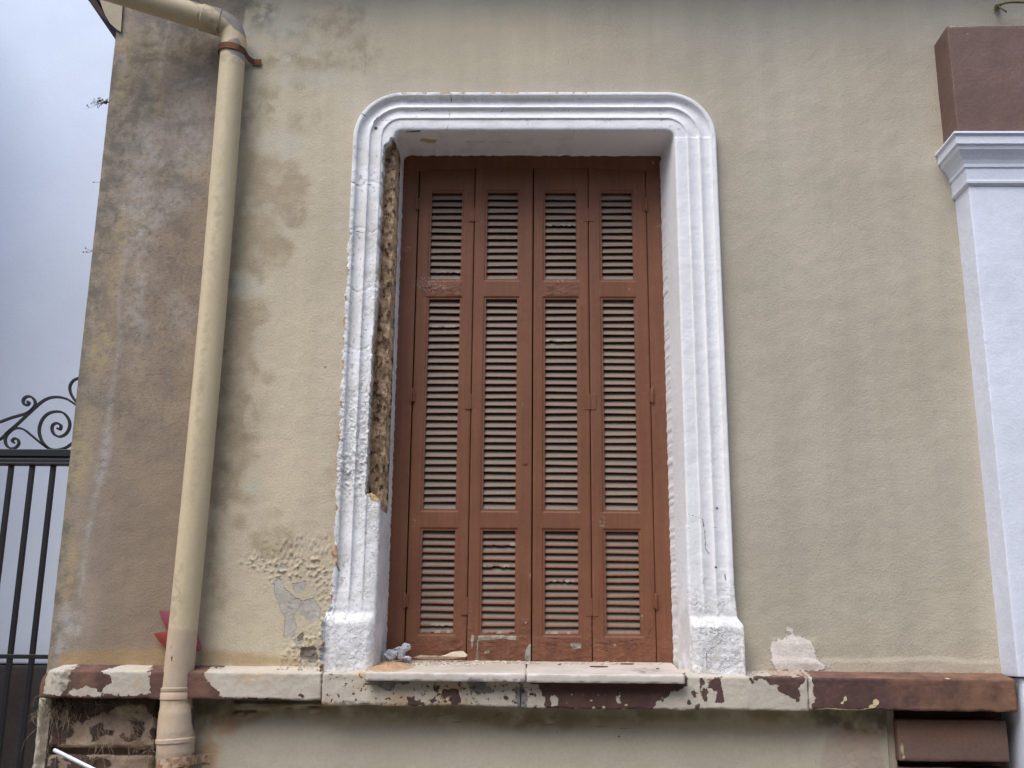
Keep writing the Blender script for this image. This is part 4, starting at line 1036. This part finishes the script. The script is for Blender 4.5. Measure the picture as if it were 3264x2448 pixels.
def lathe_path(P, R, n, name, m, parent, rough_=0.0, attrs=None):
    P = np.array([list(p) for p in P]); k = len(P)
    R = np.array(R if hasattr(R, '__len__') else [R]*k)
    V = []; a_prev = None
    for i in range(k):
        t = Vector(P[min(i+1, k-1)]-P[max(i-1, 0)]).normalized()
        a = (t.orthogonal() if a_prev is None else (a_prev-t*a_prev.dot(t))).normalized(); a_prev = a
        b_ = t.cross(a)
        for j in range(n):
            c = Vector(P[i])+(a*math.cos(2*math.pi*j/n)+b_*math.sin(2*math.pi*j/n))*R[i]
            V.append(tuple(c))
    V = np.array(V)
    if rough_:
        C = np.repeat(P, n, 0); d = V-C; d /= np.linalg.norm(d, axis=1)[:, None]
        V = V+d*(rough_*fbm(V[:, 0], V[:, 1], V[:, 2], 16, 4, 0.6))[:, None]
    F = [(i*n+j, i*n+(j+1) % n, (i+1)*n+(j+1) % n, (i+1)*n+j) for i in range(k-1) for j in range(n)]
    V = np.concatenate([V, [P[0], P[-1]]]); 
    F = np.array(F)
    me = bpy.data.meshes.new(name)
    faces = F.tolist()+[(j, n*k, (j+1) % n) for j in range(n)]+[((k-1)*n+j, (k-1)*n+(j+1) % n, n*k+1) for j in range(n)]
    me.from_pydata(V.tolist(), [], faces); me.update()
    if attrs:
        for a, v in attrs(V[:, 0], V[:, 2]).items():
            q = me.attributes.new(a, 'FLOAT', 'POINT'); q.data.foreach_set('value', np.asarray(v, np.float32))
    o = link(name, me, m, parent)
    me.set_sharp_from_angle(angle=math.radians(50))
    if parent: o.matrix_parent_inverse = Matrix.Translation(-Vector(parent.location))
    return o
pt = at3(742, 175, YP_); pb = at3(562, 2225, YP_)
pb2 = at3(559, 2430, YP_)
RP = 0.0575
top = at3(741, 150, YP_)
N_ = 220
bend = lambda t: Vector((0.010*math.sin(math.pi*t)*1.0, 0, 0))
lathe_path([lerp(pb, pt, i/N_)+bend(i/N_) for i in range(N_+1)], [RP+0.003*max(0, 1-i/24) for i in range(N_+1)], 48, 'pipe', M['pipe'], dp, 0.0006, pipe_attr)
# elbow and the raking upper length coming out to the eaves
e0 = at3(741, 178, YP_); e1 = at3(745, 135, YP_); e2 = at3(735, 98, YP_-0.005); e3 = at3(712, 78, YP_-0.02); e4 = at3(688, 68, YP_-0.03)
lathe_path(spline([e0, e1, e2, e3, e4], 10), RP+0.0012, 48, 'elbow', M['pipe'], dp, 0.0006, pipe_attr)
s0 = at3(700, 72, YP_-0.028); s1 = at3(640, 54, YP_-0.055)
lathe_path([lerp(s0, s1, t) for t in (0, 0.02, 0.5, 0.97, 1)], [RP+0.001, RP+0.0042, RP+0.0042, RP+0.0042, RP+0.001], 48, 'pipe_socket', M['pipe'], dp, 0.0004, pipe_attr)
u1 = at3(250, -66, YP_-0.24)
lathe_path([lerp(s1, u1, i/60) for i in range(61)], RP-0.0005, 48, 'upper_pipe', M['pipe'], dp, 0.0006, pipe_attr)
# couplings lower down
q0, q1 = at3(564.5, 2190, YP_), at3(562, 2232, YP_)
lathe_path([lerp(q0, q1, t) for t in (0, 0.05, 0.3, 0.36, 0.42, 0.9, 1)], [RP+0.002, RP+0.007, RP+0.0075, RP+0.005, RP+0.0075, RP+0.0075, RP+0.001], 48, 'coupling', M['pipe'], dp, 0.0008, pipe_attr)
a_, z_ = pb, Vector((at(552, 2600, YP_)[0], YP_, -0.0))
hub = []; hr = []
zA = pb.z+0.004; 
for zq, rr in ((zA, RP+0.003), (zA-0.03, RP+0.004), (zA-0.06, RP+0.010), (zA-0.13, RP+0.015), (zA-0.155, RP+0.015), (zA-0.158, RP+0.0185), (zA-0.172, RP+0.0185), (zA-0.175, RP+0.015), (zA-0.21, RP+0.014),
               (zA-0.235, RP+0.009), (zA-0.24, RP+0.002), (zA-0.5, RP), (zA-1.0, RP), (0.0, RP)):
    t = (pb.z-zq)/(pb.z-pb2.z) if pb.z != pb2.z else 0
    x = pb.x+(pb2.x-pb.x)*min(t, 1.6)
    hub.append(Vector((x, YP_, zq))); hr.append(rr)
hub2, hr2 = [], []
for i in range(len(hub)-1):
    k = 6 if i < 10 else 2
    for j in range(k): hub2.append(lerp(hub[i], hub[i+1], j/k)); hr2.append(hr[i]+(hr[i+1]-hr[i])*j/k)
hub2.append(hub[-1]); hr2.append(hr[-1])
lathe_path(hub2, hr2, 48, 'lower_pipe', M['pipe'], dp, 0.0016, pipe_attr)
def strap(name, zc_px, cx_px, w_, m, side_len, r_, tilt, y_off=0):
    c = at3(cx_px, zc_px, YP_)
    Pts = []
    n = 36
    for i in range(n+1):
        a = math.pi*(-0.02)+(math.pi*1.04)*i/n          # left to right round the front
        Pts.append(Vector((c.x-math.cos(a)*r_, YP_-math.sin(a)*r_, c.z+tilt*math.cos(a))))
    Pts = [Vector((c.x-r_-0.001, -0.002, c.z+tilt))]+Pts+[Vector((c.x+r_+0.002, YP_+0.045, c.z-tilt)), Vector((c.x+r_+0.012, -0.016, c.z-tilt)), Vector((c.x+r_+0.024, -0.010, c.z-tilt-0.002)), Vector((c.x+r_+side_len, -0.010, c.z-tilt-0.002))]
    b = MB(); V = []; F = []
    for i, p in enumerate(Pts):
        t = (Pts[min(i+1, len(Pts)-1)]-Pts[max(i-1, 0)]); t.z = 0; t.normalize(); nr = Vector((t.y, -t.x, 0))
        for du, dz in ((-0.0015, -w_/2), (0.0015, -w_/2), (0.0015, w_/2), (-0.0015, w_/2)):
            q = p+nr*du; V.append((q.x, q.y, q.z+dz))
    m_ = len(Pts)
    for i in range(m_-1):
        for k in range(4): F.append((i*4+k, i*4+(k+1) % 4, (i+1)*4+(k+1) % 4, (i+1)*4+k))
    F += [(3, 2, 1, 0), tuple((m_-1)*4+k for k in range(4))]
    b.add(V, F); o = b.build(name, m, dp); o.matrix_parent_inverse = Matrix.Translation(-Vector(dp.location))
    return o
strap('strap', 166, 740, 0.030, M['rust'], 0.055, RP+0.0055, 0.006)
st = strap('strap', 2428, 560, 0.036, M['pipe'], 0.045, RP+0.012, -0.008)
st['label'] = 'lower strap, thickly painted cream over rust'
for nm, vv in (('rust', 0.001), ('pink', 1.0), ('lump', 0.05)):
    q = st.data.attributes.new(nm, 'FLOAT', 'POINT'); q.data.foreach_set('value', np.full(len(st.data.vertices), vv, np.float32))

# ------------------------------------------------------------------ gate at the left
GY = 0.32
gate = empty('metal_gate', (at(60, 1480, GY)[0], GY, 0), 'black wrought iron gate with scrollwork in the gap left of the house', 'gate')
def ga(o): adopt(gate, o); return o
XGR = XC+0.0; XGL = at(-900, 1460, GY)[0]
zr1, zr0 = at(150, 1434, GY)[1], at(150, 1484, GY)[1]
b = MB(); hgt = zr1-zr0
b.box(XGL, XGR, GY-0.02, GY+0.02, zr0+hgt*0.55, zr1); b.box(XGL, XGR, GY-0.012, GY+0.012, zr0+hgt*0.40, zr0+hgt*0.55); b.box(XGL, XGR, GY-0.018, GY+0.018, zr0+hgt*0.14, zr0+hgt*0.40); b.box(XGL, XGR, GY-0.024, GY+0.024, zr0, zr0+hgt*0.14)
ga(b.build('top_rail', M['iron'], None, bevel=0.002))
zl1, zl0 = at(100, 2086, GY)[1], at(100, 2100, GY)[1]
b = MB(); b.box(XGL, XGR, GY-0.013, GY+0.013, zl0, zl1); ga(b.build('lower_rail', M['iron'], None, bevel=0.002))
b = MB(); b.box(XGL, XGR, GY-0.013, GY+0.013, 0.08, 0.12); ga(b.build('bottom_rail', M['iron'], None, bevel=0.002))
xb0 = at(170, 1490, GY)[0]; spb = xb0-at(103, 1490, GY)[0]
x = xb0+spb
k = 0
while x > XGL+0.02:
    if x < XGR-0.01:
        b = MB(); b.box(x-0.0105, x+0.0105, GY-0.0105, GY+0.0105, 0.12, zr0+0.001)
        ga(b.build('bar', M['iron'], None, bevel=0.0015))
    x -= spb; k += 1
    if k > 14: break
gs = 0.211
def scroll(pts, wd):
    P = [at3(a*gs, 1150+b_*gs, GY) for a, b_ in pts]
    b = MB(); S = spline(P, 7)
    b.tube(S, [1.0]*len(S), flat=(wd, 0.018)); return ga(b.build('scroll', M['iron'], None, smooth=True))
scroll([(-900,1330),(-600,1320),(-300,1290),(0,1185),(120,1080),(260,960),(400,830),(540,700),(650,610),(760,560),(880,550),(1000,575),(1080,620),(1150,670),(1250,760)], 0.0095)
scroll([(-900,1240),(-500,1060),(-200,985),(0,925),(150,870),(300,825),(400,795),(480,740),(530,670),(525,600),(480,550),(420,540),(365,570),(350,620),(375,665),(420,665),(440,630),(410,615)], 0.0095)
scroll([(720,1320),(600,1230),(480,1130),(380,1050),(300,1020),(220,1025),(140,1080),(90,1150),(80,1220),(110,1290),(170,1325),(240,1310),(285,1250),(270,1190),(220,1175),(185,1210),(215,1240)], 0.0085)
scroll([(1240,1150),(1180,1200),(1100,1245),(1000,1310),(880,1345),(760,1330),(660,1250),(605,1140),(595,1020),(640,890),(730,800),(850,768),(960,790),(1030,870),(1055,960),(1030,1060),(960,1130),(880,1145),(810,1100),(785,1020),(810,960),(870,945),(920,980),(910,1035),(865,1020)], 0.0095)
scroll([(1300,240),(1200,260),(1110,300),(1060,380),(1060,460),(1100,550),(1160,630),(1240,720)], 0.0085)
# handle curl beside the wall corner
b = MB(); c = at3(168, 2050, GY-0.04)
P = spline([(c.x+0.08, c.y, c.z+0.01), (c.x+0.03, c.y, c.z+0.018), (c.x+0.004, c.y, c.z+0.012), (c.x, c.y, c.z-0.002), (c.x+0.012, c.y, c.z-0.010), (c.x-0.002, c.y, c.z-0.018), (c.x, c.y, c.z-0.032), (c.x+0.02, c.y, c.z-0.04)], 6)
b.tube(P, 0.006, 8); ga(b.build('latch', M['iron'], None, smooth=True))

# neighbouring building across the passage
NY = 3.0
nb_ = empty('neighbour_house', (-4, NY, 0), 'pale bluish painted building wall with a dark plinth seen behind the gate', 'building')
znp = at(60, 2118, NY)[1]
o = rbox('wall', -9.0, 0.6, NY, NY+3, znp, 9.0, 0.15, 0.02, 0.004, M['neigh'], None, ns=3); adopt(nb_, o)
o = rbox('plinth', -9.0, 0.6, NY-0.03, NY+2.9, 0.0, znp-0.004, 0.15, 0.02, 0.004, M['neighdark'], None, ns=3); adopt(nb_, o)

o = rbox('shade_wing', -6.2, -4.75, 0.6, NY-0.01, 0.0, 7.0, 0.15, 0.02, 0.004, M['neigh'], None, ns=3); adopt(nb_, o)  # unseen wing, added to shade the lower part of the wall behind
# unseen house row across the street, added to block low sky light
op = empty('unseen_terrace', (0, -10, 0), 'unseen stucco house row added across the street to block low sky light', 'building')
b = MB(); b.box(-22, 22, -18, -10, -0.1, 7.5); o = b.build('wall', M['cove'], None); adopt(op, o)
b = MB(); b.box(-22.2, 22.2, -18.2, -9.6, 7.5, 7.75); o = b.build('roof', M['tile'], None); adopt(op, o)
for i in range(12):
    for z in (0.9, 4.2):
        x = -20+i*3.6; b = MB(); b.box(x, x+1.1, -10.005, -9.97, z, z+2.0); o = b.build('window', M['brown'], None); adopt(op, o)

# ------------------------------------------------------------------ small things
# red and pink plastic toy windmill stuck behind the pipe
yq = -0.022
fl_ = empty('plastic_windmill', (at(560, 2000, yq)[0], yq, ZL), 'red and pink plastic toy windmill wedged behind the drainpipe just above the ledge', 'toy')
def blade(pts, m, y0, bulge):
    P = [at3(a, b_, y0) for a, b_ in pts]
    c = sum(P, Vector())/len(P)
    c = c+Vector((0, -bulge, 0))
    V = [tuple(p) for p in P]+[tuple(c)]+[(p.x, p.y+0.0015, p.z) for p in P]+[(c.x, c.y+0.0015, c.z)]; n = len(P)
    b = MB(); b.add(V, [(i, (i+1) % n, n) for i in range(n)]+[(n+1+(i+1) % n, n+1+i, 2*n+1) for i in range(n)]+[((i+1) % n, i, n+1+i, n+1+(i+1) % n) for i in range(n)])
    o = b.build('blade', m, None, smooth=True); adopt(fl_, o); return o
blade([(507,1946),(540,1946),(560,1960),(570,2010),(545,2030),(530,2004),(516,1975)], M['pink'], yq, 0.010)
blade([(489,2020),(520,2012),(550,2006),(575,2020),(560,2070),(526,2063),(508,2046)], M['red'], yq-0.004, 0.008)
a0, a1 = at3(612, 1955, -0.020), at3(626, 2068, -0.024)
b = MB(); L_ = 14
b.tube([lerp(a0, a1, t/L_) for t in range(L_+1)], [0.008+0.010*(t/L_) for t in range(L_+1)], 20); o = b.build('cup', M['red'], None, smooth=True); adopt(fl_, o)
b = MB(); b.tube([lerp(a0, a1, t) for t in (0.86, 0.9, 1.0, 1.06)], [0.018, 0.0195, 0.0205, 0.017], 20); o = b.build('rim', M['pink'], None, smooth=True); adopt(fl_, o)
b = MB(); b.tube([lerp(a0, a1, t) for t in (-0.1, 0.0, 0.22)], [0.007, 0.0095, 0.0115], 20); o = b.build('tip', M['yellow'], None, smooth=True); adopt(fl_, o)

def mz(y): return MZ0+(y+0.165)/0.375*(MZ1-MZ0)
# crumpled bag: several folded lobes, facetted like creased film
def crumpled(name, lobes, m):
    import bmesh
    Vs, Fs, off = [], [], 0
    for c, size, seed in lobes:
        bm = bmesh.new(); bmesh.ops.create_icosphere(bm, subdivisions=5, radius=1)
        V = np.array([v.co[:] for v in bm.verts]); Fc = np.array([[v.index for v in f.verts] for f in bm.faces]); bm.free()
        rr = np.random.RandomState(seed)
        N = rr.normal(size=(17, 3)); N /= np.linalg.norm(N, axis=1)[:, None]; d = rr.uniform(0.45, 0.95, 17)
        dots = V@N.T
        R_ = np.min(np.where(dots > 0.05, d/np.maximum(dots, 0.05), 9), 1).clip(0.3, 1.25)
        R_ = R_-0.28*np.abs(fbm(V[:, 0]+seed, V[:, 1], V[:, 2], 1.6, 2))
        V = V*R_[:, None]*np.array(size)+np.array(c)
        V[:, 2] = np.maximum(V[:, 2], mz(0.12)+0.0)
        Vs.append(V); Fs.append(Fc+off); off += len(V)
    return npmesh(name, np.concatenate(Vs), np.concatenate(Fs), None, m, None, smooth=False)
bp_ = lambda px, py, y: np.array([at(px, py, y)[0], y, at(px, py, y)[1]])
o = crumpled('plastic_bag', [(bp_(1276, 2074, 0.12), (0.036, 0.03, 0.036), 5), (bp_(1245, 2088, 0.10), (0.034, 0.03, 0.026), 8), (bp_(1232, 2094, 0.09), (0.02, 0.03, 0.02), 12),
                             (bp_(1296, 2098, 0.10), (0.024, 0.024, 0.014), 21), (bp_(1290, 2066, 0.13), (0.022, 0.02, 0.026), 33)], M['bag'])
tag(o, 'crumpled thin white plastic bag in the left corner of the window sill', 'bag')
# long flake of plaster leaning by the shutter foot
b = MB(); P = [(1316,2096),(1340,2088),(1372,2090),(1400,2092),(1424,2086),(1440,2078),(1476,2075),(1490,2088),(1486,2094),(1440,2100),(1400,2102),(1350,2102)]
Pw = [at3(a, b_, 0.165) for a, b_ in P]; c = sum(Pw, Vector())/len(Pw); n = len(Pw)
V = [tuple(p+Vector((0, -0.006*math.sin(i), 0))) for i, p in enumerate(Pw)]+[tuple(c+Vector((0, -0.012, -0.001)))]+[(p.x, p.y+0.008, p.z) for p in Pw]+[(c.x, c.y+0.008, c.z)]
b.add(V, [(i, (i+1) % n, n) for i in range(n)]+[(n+1+(i+1) % n, n+1+i, 2*n+1) for i in range(n)]+[((i+1) % n, i, n+1+i, n+1+(i+1) % n) for i in range(n)])
tag(b.build('plaster_shard', M['shard']), 'long pale shard of fallen plaster lying against the foot of the left shutters', 'plaster shard')
# sand and crumbs
def sand_y():
    xs_ = np.linspace(at(1166, 2140, -0.1)[0]+0.004, at(1350, 2120, -0.05)[0], 70); ys_ = np.linspace(-0.158, 0.17, 80)
    X, Y = np.meshgrid(xs_, ys_)
    cx_ = xs_[0]+0.07
    h = 0.016*np.exp(-((X-cx_)/0.075)**2-((Y-0.0)/0.10)**2)*(1+0.4*fbm(X, Y, 0*X, 30, 3))-0.0018+0.0012*fbm(X, Y, 0*X+5, 110, 2)
    h = h+0.003*fbm(X, Y, 0*X+9, 14, 3)*np.exp(-((X-cx_)/0.11)**2)
    e = np.minimum(np.minimum(X-xs_[0], xs_[-1]-X), np.minimum(Y-ys_[0], ys_[-1]-Y))
    h = np.where(e < 0.004, -0.003, h)
    Z = MZ0+(Y+0.165)/0.375*(MZ1-MZ0)+h
    n0, n1 = X.shape; idx = np.arange(n0*n1).reshape(n0, n1)
    F = np.stack([idx[:-1, :-1], idx[:-1, 1:], idx[1:, 1:], idx[1:, :-1]], -1).reshape(-1, 4)
    return npmesh('sand', np.stack([X.ravel(), Y.ravel(), Z.ravel()], 1), F, None, M['sand'], None)
tag(sand_y(), 'small heap of brownish sand fallen on the left marble slab', 'sand', kind='stuff')
def chunk(mb, p, s, flat_=0.4, yaw=None):
    import itertools
    q = [Vector((random.uniform(0.6, 1)*sx, random.uniform(0.6, 1)*sy, random.uniform(0.5, 1)*sz*flat_)) for sx in (-1, 1) for sy in (-1, 1) for sz in (-1, 1)]
    a = random.uniform(0, math.pi); ca, sa = math.cos(a), math.sin(a)
    V = [(p[0]+(v.x*ca-v.y*sa)*s, p[1]+(v.x*sa+v.y*ca)*s, p[2]+v.z*s) for v in q]
    mb.add(V, [(0, 1, 3, 2), (4, 6, 7, 5), (0, 4, 5, 1), (2, 3, 7, 6), (0, 2, 6, 4), (1, 5, 7, 3)])
b = MB()
for i in range(620):
    t = abs(random.gauss(0, 0.5))
    px = random.uniform(1240, 1700) if random.random() < 0.8 else random.uniform(1180, 2180)
    yy = random.uniform(0.02, 0.19)**1.0
    if px > 1520: yy = random.uniform(0.12, 0.195)
    x = at(px, 2110, yy)[0]
    if x > OX1-0.05 or x < OX0+0.03: continue
    chunk(b, (x, yy, mz(yy)+0.0015), random.choice([0.0015, 0.002, 0.003, 0.004, 0.006]) * random.uniform(0.8, 1.6))
for i in range(60):        # crumbs on the ledge beside the surround feet
    x = random.uniform(at(880, 2120, -0.05)[0], at(1030, 2120, -0.05)[0]) if i < 34 else random.uniform(at(2350, 2140, -0.05)[0], at(2560, 2140, -0.05)[0])
    yy = random.uniform(-0.07, -0.008)
    chunk(b, (x, yy, 1.5095+yy/0.12*0.0225+0.002), random.uniform(0.002, 0.007), 0.35)
tag(b.build('plaster_crumbs', M['crumb']), 'loose pale plaster crumbs scattered along the sill', 'crumbs', kind='stuff')
for i, (px, py, sx, yy, lab) in enumerate(((1908, 2118, 0.038, 0.05, 'large oval brown paint flake lying on the right marble slab'), (2000, 2116, 0.030, 0.14, 'thin curled brown paint flake behind the large one on the right marble slab'),
                                            (2097, 2133, 0.007, 0.0, 'tiny round brown paint flake at the right end of the marble sill'), (1783, 2119, 0.008, 0.1, 'small brown paint flake by the joint of the marble slabs'))):
    x = at(px, py, yy)[0]; b = MB(); n = 14
    V = [(x+sx*math.cos(2*math.pi*k/n)*random.uniform(0.85, 1.1), yy+sx*0.45*math.sin(2*math.pi*k/n)*random.uniform(0.8, 1.1), mz(yy)+0.001+0.0015*math.sin(k*1.7)) for k in range(n)]
    V2 = [(a, c_, d+0.0012) for a, c_, d in V]
    b.add(V+V2+[(x, yy, mz(yy)+0.004)], [(n+k, n+(k+1) % n, 2*n) for k in range(n)]+[((k+1) % n, k, n+k, n+(k+1) % n) for k in range(n)][::1]+[tuple(range(n-1, -1, -1))])
    tag(b.build('paint_flake', M['chipm']), lab, 'paint flake', 'paint flakes on the marble sill')

# dry weeds growing from the wall corner and hanging under the ledge
def sprig(name, px, py, length, n, m, label, leafy, dirx=-1):
    b = MB(); base = at3(px, py, 0.02)
    for i in range(n):
        a = random.uniform(-0.5, 0.5); L = length*random.uniform(0.4, 1.0) if i else length
        if i == 0: a = 0.0
        P = [base]; p = base.copy(); d = Vector((dirx*math.cos(a), random.uniform(-0.3, 0.3), math.sin(a)))
        for k in range(6):
            d = (d+Vector((0, random.uniform(-.15, .15), random.uniform(-.25, .25)))).normalized(); p = p+d*L/6; P.append(p.copy())
            if leafy and k < 5 and random.random() < 0.9:
                for q in range(2):
                    e = p+Vector((random.uniform(-.012, .004), random.uniform(-.01, .01), random.uniform(-.014, .014)))
                    b.tube([p, e], 0.0007, 4)
                    chunk(b, e, random.uniform(0.0018, 0.0032), 0.8)
        b.tube(P, [0.0013*(1-k/8) for k in range(len(P))], 5)
        if not leafy: chunk(b, P[-1], 0.003, 1)
    tag(b.build(name, m), label, 'weed')
sprig('weed', 352, 325, 0.12, 6, M['weed'], 'small dark leafy weed sprouting from the upper left wall corner', True)
sprig('weed', 318, 580, 0.03, 1, M['weed'], 'tiny seed stalk on the wall corner just below the leafy weed', False)
sprig('weed', 300, 800, 0.055, 3, M['weed'], 'thin bare dry stalks sticking out of the wall corner above the gate scrolls', False)

b = MB()
def strand(p, L, k=10, r=0.0011, grav=0.25, ysp=0.2, d=None, branch=0.25):
    P = [Vector(p)]; q = Vector(p); d = d or Vector((random.uniform(-1, 1), random.uniform(-0.6, 0), random.uniform(-1, 0.2))).normalized()
    for i in range(k):
        d = (d+Vector((random.uniform(-.35, .35), random.uniform(-ysp, ysp), random.uniform(-.35, .35)-grav))).normalized()
        q = q+d*L/k
        if q.y > -0.036: q.y = -0.036-random.uniform(0, 0.004)
        if q.y < -0.16: q.y = -0.16
        P.append(q.copy())
        if random.random() < branch and L > 0.04: strand(q, L*0.4, 5, r*0.7, grav, ysp, None, 0)
    b.tube(P, [r*(1-0.7*i/k) for i in range(k+1)], 4)
for i in range(70):
    px = random.choice([random.gauss(185, 30), random.gauss(205, 30), random.uniform(120, 330)])
    p = at3(px, random.uniform(2215, 2275), -0.04)
    strand(p, random.uniform(0.03, 0.12), 8)
for (px, py, L) in ((150, 2235, 0.30), (180, 2245, 0.26), (118, 2290, 0.28), (310, 2320, 0.22), (342, 2270, 0.30), (305, 2345, 0.16), (440, 2310, 0.13), (415, 2320, 0.12), (120, 2400, 0.14), (490, 2380, 0.2), (480, 2395, 0.16), (470, 2405, 0.14), (330, 2275, 0.12)):
    strand(at3(px, py, -0.045), L, 16, 0.0014, 0.5, 0.12, Vector((random.uniform(-.3, .3), -.1, -1)))
for i in range(12): strand(at3(random.gauss(480, 18), random.gauss(2385, 8), -0.05), random.uniform(0.03, 0.10), 8, 0.0009, 0.1, 0.2)
for i in range(8): strand(at3(420, 2315, -0.04), 0.06, 8, 0.001, 0.05, 0.05)
for i in range(6): strand(at3(random.uniform(250, 400), 2240, -0.045), 0.16, 10, 0.001, 0.02, 0.1, Vector((1, 0, -0.3)))
tag(b.build('dry_creeper', M['twig']), 'tangle of dry dead creeper stems under the left end of the ledge', 'creeper')

# hair-thin wisps on the gate scroll
# white rail poking into the picture low at the left
DR = 0.9
def at_depth(px, py, y): 
    return at3(px, py, y)
hr_ = empty('handrail', (at(700, 2620, -2.9)[0], -2.9, 0), 'thin white metal rail end poking up at the bottom left corner', 'handrail')
t0 = at3(171, 2390, -2.9); t1 = at3(303, 2455, -2.9); d = (t1-t0); t2 = t0+d*4.0
b = MB(); b.tube([t0, t0+d*0.02, t2], [0.002, 0.0029, 0.0029], 14); o = b.build('rail', M['rod'], None, smooth=True); adopt(hr_, o)
b = MB(); b.tube([t2, Vector((t2.x, t2.y, 0))], 0.008, 14); o = b.build('post', M['rod'], None, smooth=True); adopt(hr_, o)

# surfaces without a mask carry it as 'nowhere'
for me in {o.data for o in COL.objects if o.type == 'MESH'}:
    for m in me.materials:
        for nd in m.node_tree.nodes:
            if nd.type == 'ATTRIBUTE' and nd.attribute_name not in me.attributes:
                q = me.attributes.new(nd.attribute_name, 'FLOAT', 'POINT')
                q.data.foreach_set('value', np.full(len(me.vertices), -1.0, np.float32))
